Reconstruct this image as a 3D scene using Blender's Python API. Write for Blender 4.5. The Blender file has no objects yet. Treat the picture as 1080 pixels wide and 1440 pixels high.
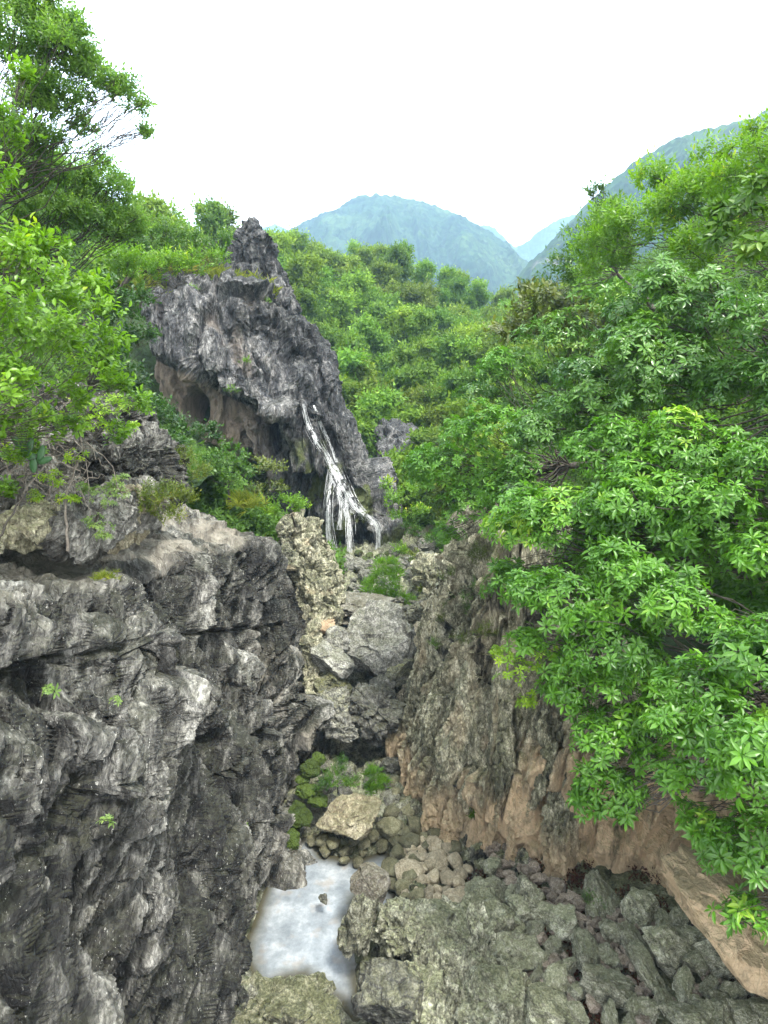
import bpy, math, random
import numpy as np
from mathutils import Vector, Matrix
from mathutils.bvhtree import BVHTree

C = bpy.context.scene.collection
sc = bpy.context.scene
# ------------------------------------------------------------------ camera, world, light
CAM_H, PITCH, F = 14.0, math.radians(7.9), 860.0
cam_d = bpy.data.cameras.new('camera')
cam = bpy.data.objects.new('camera', cam_d); C.objects.link(cam)
cam.location = (0, 0, CAM_H)
cam.rotation_euler = (math.radians(90) - PITCH, 0, 0)
cam_d.sensor_width = 36; cam_d.lens = F/1440*36
cam_d.clip_start = 0.1; cam_d.clip_end = 6000
sc.camera = cam
sc.view_settings.view_transform = 'Standard'
sc.view_settings.look = 'None'
sc.view_settings.exposure = 2.1
sc.view_settings.gamma = 1

SUN_EL, SUN_AZ = math.radians(62), math.radians(150)   # azimuth measured from +Y towards +X
world = bpy.data.worlds.new('World'); sc.world = world; world.use_nodes = True
wn = world.node_tree.nodes; wl = world.node_tree.links
bg = wn['Background']
sky = wn.new('ShaderNodeTexSky'); sky.sky_type = 'NISHITA'; sky.sun_disc = False
sky.sun_elevation = SUN_EL; sky.sun_rotation = SUN_AZ
sky.air_density = 1.5; sky.dust_density = 6.0; sky.ozone_density = 1.0
ovc = wn.new('ShaderNodeMixRGB'); ovc.inputs[0].default_value = 0.85     # a closed white cloud layer over the sky
ovc.inputs[2].default_value = (9.4, 9.6, 9.8, 1)
wl.new(sky.outputs[0], ovc.inputs[1]); wl.new(ovc.outputs[0], bg.inputs[0])
bg.inputs[1].default_value = 0.105

sun_d = bpy.data.lights.new('sun', 'SUN'); sun_d.energy = 1.5; sun_d.angle = math.radians(10)
sun_d.color = (1, 0.965, 0.91)
sun = bpy.data.objects.new('sun', sun_d); C.objects.link(sun)
sd = Vector((math.sin(SUN_AZ)*math.cos(SUN_EL), math.cos(SUN_AZ)*math.cos(SUN_EL), math.sin(SUN_EL)))
sun.rotation_euler = sd.to_track_quat('Z', 'Y').to_euler()

cy = sc.cycles
cy.max_bounces = 6; cy.diffuse_bounces = 2; cy.glossy_bounces = 2; cy.transmission_bounces = 4
cy.transparent_max_bounces = 8; cy.volume_bounces = 1
cy.use_denoising = True; cy.use_adaptive_sampling = True; cy.adaptive_threshold = 0.02
cy.sample_clamp_indirect = 5

# ------------------------------------------------------------------ pixel -> point helpers
cp, sp = math.cos(PITCH), math.sin(PITCH)
def ray(px, py):
    a, b = (px-540)/F, (720-py)/F
    return np.array([a, cp + b*sp, -sp + b*cp])
def P(px, py, Y):
    r = ray(px, py); t = Y/r[1]
    return np.array([0, 0, CAM_H]) + r*t
def G(px, py, z=0.0):
    r = ray(px, py); t = (z-CAM_H)/r[2]
    return np.array([0, 0, CAM_H]) + r*t
def mpp(px, py, Y):                 # metres per photo pixel there
    return np.linalg.norm(P(px, py, Y)-P(px+1, py, Y))

# ------------------------------------------------------------------ noise
U = np.uint32
def _h(ix, iy, iz, seed):
    with np.errstate(over='ignore'):
        h = (ix.astype(np.int64) & 0xffffffff).astype(U)*U(374761393) + (iy.astype(np.int64) & 0xffffffff).astype(U)*U(668265263) \
            + (iz.astype(np.int64) & 0xffffffff).astype(U)*U(2147483647) + U((seed*1274126177+12345) & 0xffffffff)
        h = (h ^ (h >> U(13)))*U(1274126177); h = (h ^ (h >> U(15)))*U(2246822519); h ^= h >> U(14)
    return h
def _f(h): return h.astype(np.float32)/np.float32(4294967295)
def perlin(p, seed=0):
    p = p.astype(np.float32); i = np.floor(p); f = p-i; i = i.astype(np.int64)
    u = f*f*f*(f*(f*6-15)+10); out = 0
    for dx in (0, 1):
        for dy in (0, 1):
            for dz in (0, 1):
                h = _h(i[:, 0]+dx, i[:, 1]+dy, i[:, 2]+dz, seed)
                gx = (h & U(1023)).astype(np.float32)/511.5-1; gy = ((h >> U(10)) & U(1023)).astype(np.float32)/511.5-1
                gz = ((h >> U(20)) & U(1023)).astype(np.float32)/511.5-1
                w = (u[:, 0] if dx else 1-u[:, 0])*(u[:, 1] if dy else 1-u[:, 1])*(u[:, 2] if dz else 1-u[:, 2])
                out = out + w*(gx*(f[:, 0]-dx)+gy*(f[:, 1]-dy)+gz*(f[:, 2]-dz))
    return out*1.1
def fbm(p, oct=5, seed=0, gain=.5, lac=2.03):
    a, s, o = 1.0, 0, 0
    for k in range(oct):
        o = o + a*perlin(p, seed+k*17); s += a; a *= gain; p = p*lac
    return o/s*1.6
def ridged(p, oct=5, seed=0, gain=.55, lac=2.07):
    a, s, o = 1.0, 0, 0
    for k in range(oct):
        n = 1-np.abs(perlin(p, seed+k*17))*2.2; o = o + a*n*n; s += a; a *= gain; p = p*lac
    return o/s
def worley(p, seed=0):              # F1, F2, facet value of the nearest cell
    p = p.astype(np.float32); i = np.floor(p).astype(np.int64)
    F1 = np.full(len(p), 9., np.float32); F2 = F1.copy(); fac = np.zeros(len(p), np.float32)
    for dx in (-1, 0, 1):
        for dy in (-1, 0, 1):
            for dz in (-1, 0, 1):
                cx, cy_, cz = i[:, 0]+dx, i[:, 1]+dy, i[:, 2]+dz
                h = _h(cx, cy_, cz, seed)
                ox = cx+(h & U(1023))/1023.-p[:, 0]; oy = cy_+((h >> U(10)) & U(1023))/1023.-p[:, 1]; oz = cz+((h >> U(20)) & U(1023))/1023.-p[:, 2]
                d = np.sqrt(ox*ox+oy*oy+oz*oz).astype(np.float32)
                h2 = (h*U(2654435761)) ^ (h >> U(7))
                v = (h2 & U(255))/255.-.5 - (ox*((h2 >> U(8) & U(255))/127.-1)+oy*((h2 >> U(16) & U(255))/127.-1)+oz*((h2 >> U(24))/127.-1))*.9
                n = d < F1
                F2 = np.where(n, F1, np.minimum(F2, d)); fac = np.where(n, v, fac).astype(np.float32); F1 = np.where(n, d, F1)
    return F1, F2, fac*(.15+.85*ss(F2-F1, 0, .10))
def warp(p, amp, freq, seed):
    q = p*freq
    return p + amp*np.stack([fbm(q, 3, seed), fbm(q+31.7, 3, seed+1), fbm(q+77.1, 3, seed+2)], 1)
def ss(x, a, b):
    t = np.clip((x-a)/(b-a), 0, 1); return t*t*(3-2*t)

# ------------------------------------------------------------------ objects
LABELS = {}
def tag(o, label=None, cat=None, group=None, kind=None):
    if label:
        if group is None or (label, group) not in LABELS:
            assert label not in [k[0] for k in LABELS], label
        LABELS[(label, group)] = 1
        n = len(label.split()); assert 4 <= n <= 16, label
        o['label'] = label
        kind = kind or 'thing'
    if cat: o['category'] = cat
    if group: o['group'] = group
    if kind: o['kind'] = kind
    return o
def empty(name, loc, label, cat, group=None, kind=None):
    o = bpy.data.objects.new(name, None); C.objects.link(o); o.location = loc; o.empty_display_size = .2
    return tag(o, label, cat, group, kind)
def mesh(name, V, F_, mat, smooth=False, attrs=None):
    me = bpy.data.meshes.new(name)
    V = np.asarray(V, np.float32)
    if isinstance(F_, np.ndarray):
        n, k = F_.shape
        me.vertices.add(len(V)); me.vertices.foreach_set('co', V.ravel())
        me.loops.add(n*k); me.loops.foreach_set('vertex_index', F_.ravel().astype(np.int32))
        me.polygons.add(n); me.polygons.foreach_set('loop_start', np.arange(0, n*k, k, dtype=np.int32))
        me.polygons.foreach_set('loop_total', np.full(n, k, np.int32))
        me.update(calc_edges=True); me.validate()
    else:
        me.from_pydata([tuple(v) for v in V], [], F_); me.update()
    me.polygons.foreach_set('use_smooth', np.full(len(me.polygons), smooth))
    for nm, arr in (attrs or {}).items():
        arr = np.asarray(arr, np.float32)
        if arr.ndim == 1:
            a = me.attributes.new(nm, 'FLOAT', 'POINT'); a.data.foreach_set('value', arr)
        else:
            a = me.attributes.new(nm, 'FLOAT_COLOR', 'POINT'); c4 = np.ones((len(arr), 4), np.float32); c4[:, :3] = arr; a.data.foreach_set('color', c4.ravel())
    if mat: me.materials.append(mat)
    return me
def obj(name, V, F_, mat, parent=None, loc=None, smooth=False, attrs=None):
    V = np.asarray(V, np.float32)
    if parent is not None: V = V-np.array(parent.location, np.float32)
    elif loc is not None: V = V-np.asarray(loc, np.float32)
    o = bpy.data.objects.new(name, mesh(name, V, F_, mat, smooth, attrs)); C.objects.link(o)
    if parent is not None: o.parent = parent
    elif loc is not None: o.location = tuple(float(c) for c in loc)
    return o
def grid_faces(nu, nv):
    a = np.arange(nu*nv).reshape(nu, nv)
    return np.stack([a[:-1, :-1].ravel(), a[1:, :-1].ravel(), a[1:, 1:].ravel(), a[:-1, 1:].ravel()], 1)
def grid_normals(V, nu, nv):
    G_ = V.reshape(nu, nv, 3); n = np.cross(np.gradient(G_, axis=0), np.gradient(G_, axis=1)).reshape(-1, 3)
    return n/np.maximum(np.linalg.norm(n, axis=1, keepdims=True), 1e-9)

# ------------------------------------------------------------------ materials
def newmat(name):
    m = bpy.data.materials.new(name); m.use_nodes = True
    nt = m.node_tree; nt.nodes.clear()
    return m, nt.nodes, nt.links
def nd(N, t, **kw):
    n = N.new(t)
    for k, v in kw.items():
        if k.startswith('i_'): n.inputs[k[2:].replace('_', ' ')].default_value = v
        else: setattr(n, k, v)
    return n
def ramp(N, L, src, stops):
    r = N.new('ShaderNodeValToRGB'); e = r.color_ramp.elements
    while len(e) < len(stops): e.new(.5)
    for k, (p, c) in enumerate(stops):
        e[k].position = p; e[k].color = (*c, 1) if isinstance(c, tuple) else (c, c, c, 1)
    L.new(src, r.inputs[0]); return r.outputs[0]
def mix(N, L, f, a, b, mode='MIX'):
    m = N.new('ShaderNodeMixRGB'); m.blend_type = mode
    for s, v in ((0, f), (1, a), (2, b)):
        if isinstance(v, (int, float)): m.inputs[s].default_value = v if s == 0 else (v, v, v, 1)
        elif isinstance(v, tuple): m.inputs[s].default_value = (*v, 1)
        else: L.new(v, m.inputs[s])
    return m.outputs[0]
def math_(N, L, op, a, b=None, clamp=False):
    m = N.new('ShaderNodeMath'); m.operation = op; m.use_clamp = clamp
    for s, v in ((0, a), (1, b)):
        if v is None: continue
        if isinstance(v, (int, float)): m.inputs[s].default_value = v
        else: L.new(v, m.inputs[s])
    return m.outputs[0]

def rock_mat(name, dark, mid, light, moss=(.09, .11, .03), tan=(.42, .29, .18), black=(.02, .021, .023), moss_amt=.3, sc_=1.0, stretch=(1, 1, 1), bump=.05, wet=.0, speck=.5, coords='Object', vary=.28, rot=None):
    m, N, L = newmat(name); dark = tuple(c*.55 for c in dark); mid = tuple(c*.85 for c in mid); black = tuple(c*.38 for c in black)
    tc = N.new('ShaderNodeTexCoord'); mp = N.new('ShaderNodeMapping'); mp.inputs['Scale'].default_value = stretch
    if rot: mp.vector_type = 'TEXTURE'; mp.inputs['Scale'].default_value = tuple(1/s for s in stretch); mp.inputs['Rotation'].default_value = rot
    L.new(tc.outputs[coords], mp.inputs[0]); v = mp.outputs[0]
    def noise(s, d=8, r=.6, dist=0.): 
        n = nd(N, 'ShaderNodeTexNoise', i_Scale=s*sc_, i_Detail=d, i_Roughness=r, i_Distortion=dist); L.new(v, n.inputs['Vector']); return n.outputs[0]
    big, medn, fine = noise(.55, 6, .62, .6), noise(3.2, 8, .68, .5), noise(17, 5, .7)
    wn_ = nd(N, 'ShaderNodeTexNoise', i_Scale=2.2*sc_, i_Detail=4.); L.new(v, wn_.inputs['Vector'])
    wv = mix(N, L, .22, v, wn_.outputs['Color'], 'ADD')
    vo = nd(N, 'ShaderNodeTexVoronoi', feature='DISTANCE_TO_EDGE', i_Scale=1.5*sc_); L.new(wv, vo.inputs['Vector'])
    vo2 = nd(N, 'ShaderNodeTexVoronoi', feature='DISTANCE_TO_EDGE', i_Scale=6.5*sc_); L.new(wv, vo2.inputs['Vector'])
    vc = nd(N, 'ShaderNodeTexVoronoi', feature='F1', i_Scale=9*sc_); L.new(wv, vc.inputs['Vector'])
    vcs = N.new('ShaderNodeSeparateColor'); L.new(vc.outputs['Color'], vcs.inputs[0]); vcg = mix(N, L, vcs.outputs[0], 0., 1.)
    s1 = math_(N, L, 'ADD', math_(N, L, 'MULTIPLY', big, .5), math_(N, L, 'MULTIPLY', medn, .5))
    col = ramp(N, L, s1, [(.36, dark), (.49, mid), (.6, light), (.72, tuple(c*1.15 for c in light))])
    col = mix(N, L, .85, col, ramp(N, L, fine, [(.34, .22), (.5, .95), (.66, 1.9)]), 'MULTIPLY')
    col = mix(N, L, .35, col, vcg, 'SOFT_LIGHT')
    crack = ramp(N, L, vo.outputs[0], [(0., .0), (.035, 1.)])
    crack2 = ramp(N, L, vo2.outputs[0], [(0., .0), (.05, 1.)])
    zn = nd(N, 'ShaderNodeAttribute', attribute_name='zone'); sep = N.new('ShaderNodeSeparateColor'); L.new(zn.outputs['Color'], sep.inputs[0])
    # exposed warm rock, black crust, moss zones of the surface itself
    tanc = mix(N, L, medn, tuple(c*.6 for c in tan), tuple(min(1, c*1.35) for c in tan))
    tf = math_(N, L, 'MULTIPLY', sep.outputs[0], ramp(N, L, medn, [(.25, .35), (.5, 1.)]), True)
    col = mix(N, L, tf, col, tanc)
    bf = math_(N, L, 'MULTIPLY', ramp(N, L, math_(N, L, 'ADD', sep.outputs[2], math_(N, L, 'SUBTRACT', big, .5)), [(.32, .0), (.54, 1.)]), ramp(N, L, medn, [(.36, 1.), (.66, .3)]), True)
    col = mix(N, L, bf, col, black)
    geo = N.new('ShaderNodeNewGeometry'); gs = N.new('ShaderNodeSeparateXYZ'); L.new(geo.outputs['Normal'], gs.inputs[0])
    up = math_(N, L, 'ADD', math_(N, L, 'MULTIPLY', gs.outputs[2], .5), math_(N, L, 'SUBTRACT', noise(1.1, 7, .7), .5))
    mf = math_(N, L, 'MULTIPLY', ramp(N, L, up, [(.15, 0.), (.45, 1.)]), moss_amt)
    mf = math_(N, L, 'ADD', mf, ramp(N, L, math_(N, L, 'ADD', sep.outputs[1], math_(N, L, 'MULTIPLY', math_(N, L, 'SUBTRACT', medn, .5), .9)), [(.3, 0.), (.7, 1.)]), True)
    mc = mix(N, L, ramp(N, L, fine, [(.35, 0.), (.65, 1.)]), tuple(c*.55 for c in moss), tuple(c*1.7 for c in moss))
    col = mix(N, L, mf, col, mc)
    sp_ = ramp(N, L, noise(26, 3, .8), [(.63, 0.), (.69, 1.)])
    sp2 = ramp(N, L, noise(2.3, 3), [(.45, 0.), (.6, 1.)])
    col = mix(N, L, math_(N, L, 'MULTIPLY', math_(N, L, 'MULTIPLY', sp_, sp2), speck), col, (.55, .55, .5))
    col = mix(N, L, math_(N, L, 'MULTIPLY', math_(N, L, 'MULTIPLY', math_(N, L, 'SUBTRACT', 1., crack), ramp(N, L, big, [(.48, 0.), (.6, 1.)])), .3), col, tuple(c*.4 for c in dark))
    oi = N.new('ShaderNodeObjectInfo'); hs = N.new('ShaderNodeHueSaturation'); L.new(col, hs.inputs['Color'])      # each stone its own shade
    L.new(math_(N, L, 'ADD', 1-vary, math_(N, L, 'MULTIPLY', oi.outputs['Random'], 2*vary)), hs.inputs['Value']); col = hs.outputs[0]
    b = N.new('ShaderNodeBsdfPrincipled'); L.new(col, b.inputs['Base Color'])
    b.inputs['Roughness'].default_value = .85-wet*.45; b.inputs['Specular IOR Level'].default_value = .35
    hgt = math_(N, L, 'ADD', math_(N, L, 'MULTIPLY', medn, 1.6), math_(N, L, 'MULTIPLY', fine, .55))
    hgt = math_(N, L, 'ADD', hgt, math_(N, L, 'MULTIPLY', crack, .14)); hgt = math_(N, L, 'ADD', hgt, math_(N, L, 'MULTIPLY', crack2, .2))
    hgt = math_(N, L, 'ADD', hgt, math_(N, L, 'MULTIPLY', noise(60, 3, .7), .16))
    bp = N.new('ShaderNodeBump'); bp.inputs['Distance'].default_value = bump; bp.inputs['Strength'].default_value = 1.; L.new(hgt, bp.inputs['Height'])
    L.new(bp.outputs[0], b.inputs['Normal'])
    o = N.new('ShaderNodeOutputMaterial'); L.new(b.outputs[0], o.inputs[0]); return m

def leaf_mat(name, c1, c2, c3=None, rough=.38, trans=.35, spec=.45, objvar=.0, tcol=None):
    m, N, L = newmat(name)
    at = nd(N, 'ShaderNodeAttribute', attribute_name='tint'); t = at.outputs['Fac']
    tc = N.new('ShaderNodeTexCoord'); n = nd(N, 'ShaderNodeTexNoise', i_Scale=.8, i_Detail=3.); L.new(tc.outputs['Object'], n.inputs['Vector'])
    f = math_(N, L, 'ADD', math_(N, L, 'MULTIPLY', t, .75), math_(N, L, 'MULTIPLY', math_(N, L, 'SUBTRACT', n.outputs[0], .5), .9), True)
    col = ramp(N, L, f, [(0., c1), (.7, c2), (.95, c3 or c2)])
    if objvar:
        oi = N.new('ShaderNodeObjectInfo')
        hs = N.new('ShaderNodeHueSaturation'); L.new(col, hs.inputs['Color'])
        L.new(math_(N, L, 'ADD', .5-.035*objvar, math_(N, L, 'MULTIPLY', oi.outputs['Random'], .05*objvar)), hs.inputs['Hue'])
        rr = math_(N, L, 'FRACT', math_(N, L, 'MULTIPLY', oi.outputs['Random'], 17.3))
        L.new(math_(N, L, 'ADD', 1-.4*objvar, math_(N, L, 'MULTIPLY', rr, .9*objvar)), hs.inputs['Value'])
        col = hs.outputs[0]
    b = N.new('ShaderNodeBsdfPrincipled'); L.new(col, b.inputs['Base Color']); b.inputs['Roughness'].default_value = rough; b.inputs['Specular IOR Level'].default_value = spec
    tr = N.new('ShaderNodeBsdfTranslucent')
    L.new(mix(N, L, 1., col, (1.5, 1.6, .7), 'MULTIPLY'), tr.inputs[0])
    mx = N.new('ShaderNodeMixShader'); mx.inputs[0].default_value = trans; L.new(b.outputs[0], mx.inputs[1]); L.new(tr.outputs[0], mx.inputs[2])
    o = N.new('ShaderNodeOutputMaterial'); L.new(mx.outputs[0], o.inputs[0]); return m
def plain_mat(name, a, b_, scale=6., rough=.8, bump=.01):
    m, N, L = newmat(name); tc = N.new('ShaderNodeTexCoord')
    n = nd(N, 'ShaderNodeTexNoise', i_Scale=scale, i_Detail=8., i_Roughness=.65); L.new(tc.outputs['Object'], n.inputs['Vector'])
    b = N.new('ShaderNodeBsdfPrincipled'); L.new(ramp(N, L, n.outputs[0], [(.32, a), (.66, b_)]), b.inputs['Base Color']); b.inputs['Roughness'].default_value = rough
    bp = N.new('ShaderNodeBump'); bp.inputs['Distance'].default_value = bump; L.new(n.outputs[0], bp.inputs['Height']); L.new(bp.outputs[0], b.inputs['Normal'])
    o = N.new('ShaderNodeOutputMaterial'); L.new(b.outputs[0], o.inputs[0]); return m
# ------------------------------------------------------------------ rock materials
M_left = rock_mat('dark_limestone', (.022, .022, .020), (.085, .084, .076), (.34, .335, .30), moss=(.10, .11, .045), tan=(.36, .33, .27), moss_amt=.15, bump=.10, stretch=(.8, 1.2, .34), rot=(-.5, 0, 0), speck=1., vary=0.)
M_right = rock_mat('olive_limestone', (.05, .05, .032), (.23, .228, .155), (.62, .59, .44), moss=(.12, .13, .05), tan=(.66, .50, .32), moss_amt=.45, bump=.07, stretch=(1.2, 1.2, .6), speck=.6, vary=0.)
M_crag = rock_mat('crag_limestone', (.03, .031, .035), (.085, .087, .092), (.27, .265, .255), moss=(.07, .085, .03), tan=(.33, .265, .21), moss_amt=.12, bump=.14, sc_=.7, stretch=(1.1, 1.1, .35), speck=.3, vary=0.)
M_ground = rock_mat('mossy_bedrock', (.06, .06, .04), (.25, .25, .18), (.56, .56, .44), moss=(.16, .18, .08), moss_amt=.45, bump=.07, speck=.5)
M_boulder = rock_mat('grey_boulder', (.07, .07, .06), (.19, .19, .165), (.36, .355, .32), moss=(.12, .125, .05), moss_amt=.3, bump=.05, speck=.35)
M_slab = rock_mat('mossy_slab', (.08, .08, .055), (.30, .305, .22), (.56, .56, .45), moss=(.17, .19, .09), moss_amt=.5, bump=.03, sc_=1.6, speck=.5)
M_mossy = rock_mat('wet_mossy_stone', (.02, .022, .01), (.06, .065, .03), (.12, .13, .07), moss=(.04, .065, .008), moss_amt=.9, bump=.03, sc_=2, speck=.1)
M_pebble = rock_mat('cream_pebble', (.25, .215, .14), (.42, .365, .25), (.56, .50, .37), moss=(.2, .19, .1), moss_amt=.12, bump=.008, sc_=2.5, speck=.05)
M_olive = rock_mat('olive_pebble', (.07, .07, .04), (.15, .145, .09), (.25, .24, .16), moss=(.12, .12, .05), moss_amt=.3, bump=.01, sc_=2.5, speck=.1)
M_rubble = rock_mat('pinkish_rubble', (.16, .12, .09), (.30, .25, .2), (.48, .42, .36), moss=(.15, .14, .07), moss_amt=.25, bump=.015, sc_=2.5, speck=.2)
M_forestfloor = plain_mat('forest_floor', (.012, .03, .006), (.035, .075, .015), 2.5, .95, .2)

def displace_rock(V, Nn, layers, seed):
    """craggy displacement along the normals: (kind, scale xyz, amplitude)"""
    out = np.zeros(len(V), np.float32)
    for k, (kind, s, a) in enumerate(layers):
        q = V*np.array(s, np.float32)
        if kind == 'facet':
            w = warp(q, .2, 1.1, seed+k*5); out += a*worley(w, seed+k*7)[2]
        elif kind == 'crack':
            w = warp(q, .5, 1.0, seed+k*5); f1, f2, _ = worley(w, seed+k*7); out -= a*(1-ss(f2-f1, 0., .16))
        elif kind == 'fin':
            w = warp(q, .25, .9, seed+k*5); out += a*(np.maximum(0, 1-np.abs(perlin(w, seed+k*7))*3.)**1.3-.35)*(.5+1.1*np.clip(perlin(q*np.array([.8, .8, 3.], np.float32)+9, seed+k)+.4, 0, 1))
        elif kind == 'ridge':
            out += a*(ridged(warp(q, .3, .8, seed+k*5), 5, seed+k*7)-.5)
        else:
            out += a*fbm(q, 6, seed+k*7)
    return out

def sdf_poly(X, Y, poly):
    d = np.full(len(X), 1e9); inside = np.zeros(len(X), bool); n = len(poly)
    for i in range(n):
        a, b = poly[i], poly[(i+1) % n]; e = (b[0]-a[0], b[1]-a[1]); wx, wy = X-a[0], Y-a[1]
        t = np.clip((wx*e[0]+wy*e[1])/(e[0]**2+e[1]**2), 0, 1)
        d = np.minimum(d, np.hypot(wx-e[0]*t, wy-e[1]*t))
        c = ((a[1] > Y) != (b[1] > Y)) & (X < (b[0]-a[0])*(Y-a[1])/((b[1]-a[1]) or 1e-9)+a[0]); inside ^= c
    return np.where(inside, -d, d)

# ------------------------------------------------------------------ gorge floor and pool
POOL = [tuple(G(px, py)[:2]) for px, py in ((428, 1180), (400, 1205), (375, 1260), (350, 1330), (365, 1385), (430, 1368), (482, 1400), (500, 1430), (488, 1330), (484, 1290), (500, 1258), (548, 1285), (556, 1215), (540, 1200), (505, 1212), (450, 1205))]
FY = np.array([0, 12, 17, 20, 22, 22.9, 23.4, 26, 26.7, 29, 41, 46, 55]); FZ = np.array([.9, .55, .15, .35, .55, .6, -1., -1., 3.2, 4.6, 5.6, 6.2, 8])
def floor_z(X, Y):
    z = np.interp(Y, FY, FZ)
    z = z + .22*np.clip(X-1.5, 0, 12)*(1-ss(Y, 17, 22))
    sd_ = sdf_poly(X, Y, POOL)
    return z*ss(sd_, 0, .9) - .5*(1-ss(sd_, -.5, .25)) + .12*ss(sd_, .05, .3)
nx, ny = 420, 620
gx = np.linspace(-6.5, 14, nx); gy = 2.5+43.5*np.linspace(0, 1, ny)**1.35
X, Y = [a.ravel() for a in np.meshgrid(gx, gy, indexing='ij')]
V = np.stack([X, Y, floor_z(X, Y)], 1)
sdp = sdf_poly(X, Y, POOL)
amp = ss(sdp, 0, .6)
q = V.copy(); q[:, 2] = 0
dz = displace_rock(q, None, [('facet', (.8, .8, 1), .55), ('facet', (1.9, 1.9, 1), .26), ('ridge', (.8, .5, 1), .35), ('facet', (4.5, 4.5, 1), .10), ('fbm', (3, 3, 3), .08)], 11)
slabz = ss(X, .8, 2.)*(1-ss(Y, 15.5, 17.5)); V[:, 2] += dz*amp*(.8-.6*slabz)-.22*slabz*amp
V[:, :2] += amp[:, None]*.12*np.stack([fbm(q*2.2, 4, 3), fbm(q*2.2+9, 4, 4)], 1)
zone = np.zeros((len(V), 3)); zone[:, 1] = np.clip(.25*(Y > 20)+.05, 0, 1); zone[:, 2] = .75*(1-ss(Y, 18, 20))+.4
tag(obj('ground', V, grid_faces(nx, ny), M_ground, attrs={'zone': zone}), kind='structure')

# pool water: milky blue, lying in the hollow
m, N, L = newmat('milky_water'); tc = N.new('ShaderNodeTexCoord')
n1 = nd(N, 'ShaderNodeTexNoise', i_Scale=1.4, i_Detail=8., i_Roughness=.7, i_Distortion=.15); L.new(tc.outputs['Object'], n1.inputs['Vector'])
n2 = nd(N, 'ShaderNodeTexNoise', i_Scale=2.0, i_Detail=2.); L.new(tc.outputs['Object'], n2.inputs['Vector'])
n3 = nd(N, 'ShaderNodeTexNoise', i_Scale=5., i_Detail=3.); L.new(tc.outputs['Object'], n3.inputs['Vector'])
dp = nd(N, 'ShaderNodeAttribute', attribute_name='depth')
cw = ramp(N, L, n1.outputs[0], [(.36, (.17, .195, .21)), (.5, (.25, .28, .295)), (.64, (.38, .41, .42))])
cw = mix(N, L, ramp(N, L, n2.outputs[0], [(.56, 0.), (.7, .5)]), cw, (.27, .235, .19))
cw = mix(N, L, ramp(N, L, dp.outputs['Fac'], [(0., 1.), (.16, .6), (.42, 0.)]), cw, (.07, .065, .04))
b = N.new('ShaderNodeBsdfPrincipled'); L.new(cw, b.inputs['Base Color']); b.inputs['Roughness'].default_value = .12; b.inputs['IOR'].default_value = 1.33
bp = N.new('ShaderNodeBump'); bp.inputs['Distance'].default_value = .012; L.new(n3.outputs[0], bp.inputs['Height']); L.new(bp.outputs[0], b.inputs['Normal'])
o_ = N.new('ShaderNodeOutputMaterial'); L.new(b.outputs[0], o_.inputs[0]); M_pool = m
wx, wy = np.linspace(-5, 1.6, 90), np.linspace(10.5, 21, 130)
X, Y = [a.ravel() for a in np.meshgrid(wx, wy, indexing='ij')]
tag(obj('pool_water', np.stack([X, Y, 0*X], 1), grid_faces(90, 130), M_pool, smooth=True, attrs={'depth': np.clip(-sdf_poly(X, Y, POOL)+.05+.15*fbm(np.stack([X, Y, 0*X], 1), 4, 5), 0, 2)}), kind='structure')

# ------------------------------------------------------------------ left cliff
def holes(V, lst):
    """real hollows pushed into the rock: (centre, radii, push vector)"""
    for c, r, push in lst:
        q = (V-np.asarray(c))/np.asarray(r); d = np.sqrt((q*q).sum(1))
        V = V + (1-ss(d, .45, 1.))[:, None]*np.asarray(push)
    return V
def on_left(px, py):                # a point of the left face seen at this pixel
    r = ray(px, py); t = -3.7/r[0]; return np.array([0, 0, CAM_H])+r*t
nu, nv = 900, 620
su = np.linspace(0, 1, nu); yy = 1.2+26.5*su**1.25
sv = np.linspace(0, 1, nv)
SV, TV = np.meshgrid(yy, sv, indexing='ij')
top = 11.5+.10*np.sin(SV*.9)-.115*np.clip(SV-8, -3, 20)
top = top - 1.2*ss(SV, 21, 25)
zf = np.where(TV < .78, -1.2+(top+1.2)*(TV/.78), top+.0*TV)
inn = np.clip((TV-.78)/.22, 0, 1)
xw = -3.36 + .06*(SV-16) - .055*zf*1.0
# lower buttress that steps out of the face and falls away to the far end
line = np.interp(SV, [2, 6, 10, 14, 18, 21, 25], [10.8, 10.6, 9.6, 7.2, 4.2, 3.2, 2.0]) + .7*np.sin(SV*2.1)+.4*np.sin(SV*4.7+1)
xw = xw - .9*ss(zf-line, -.3, .9)
xw = xw - .55*np.exp(-((SV-19.3)/2.2)**2)*(1-ss(zf, 2.5, 6)) - .32*np.exp(-((SV-15.5)/3.)**2)*(1-ss(zf, 1., 4))
xw = xw + .35*np.sin(SV*1.15+.6+.25*zf) + .22*np.sin(SV*2.6+.45*zf)
xw = xw - 1.0*ss(SV, 24.6, 27.5)**1.5*4
rnd = np.sqrt(np.clip((zf-(top-.9))/.9, 0, 1))*0
xw = xw + .15 - .35*np.clip((zf-(top-.9))/.9, 0, 1)**2 - 9*inn
zf = zf + (.1+.11*np.clip(SV-8, 0, 14))*np.clip(inn/.33, 0, 1) + .4*ss(inn, .35, 1)
V = np.stack([xw, SV, zf], 2).reshape(-1, 3).astype(np.float32)
Nn = -grid_normals(V, nu, nv)
if Nn[:, 0].mean() < 0: Nn = -Nn
plate = ss(TV.ravel(), .765, .80)
c_, s_ = math.cos(.5), math.sin(.5)           # tilted strata axes: flutes lean away along the gorge
R = np.array([[1, 0, 0], [0, c_, -s_], [0, s_, c_]], np.float32); W = V@R.T
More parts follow.
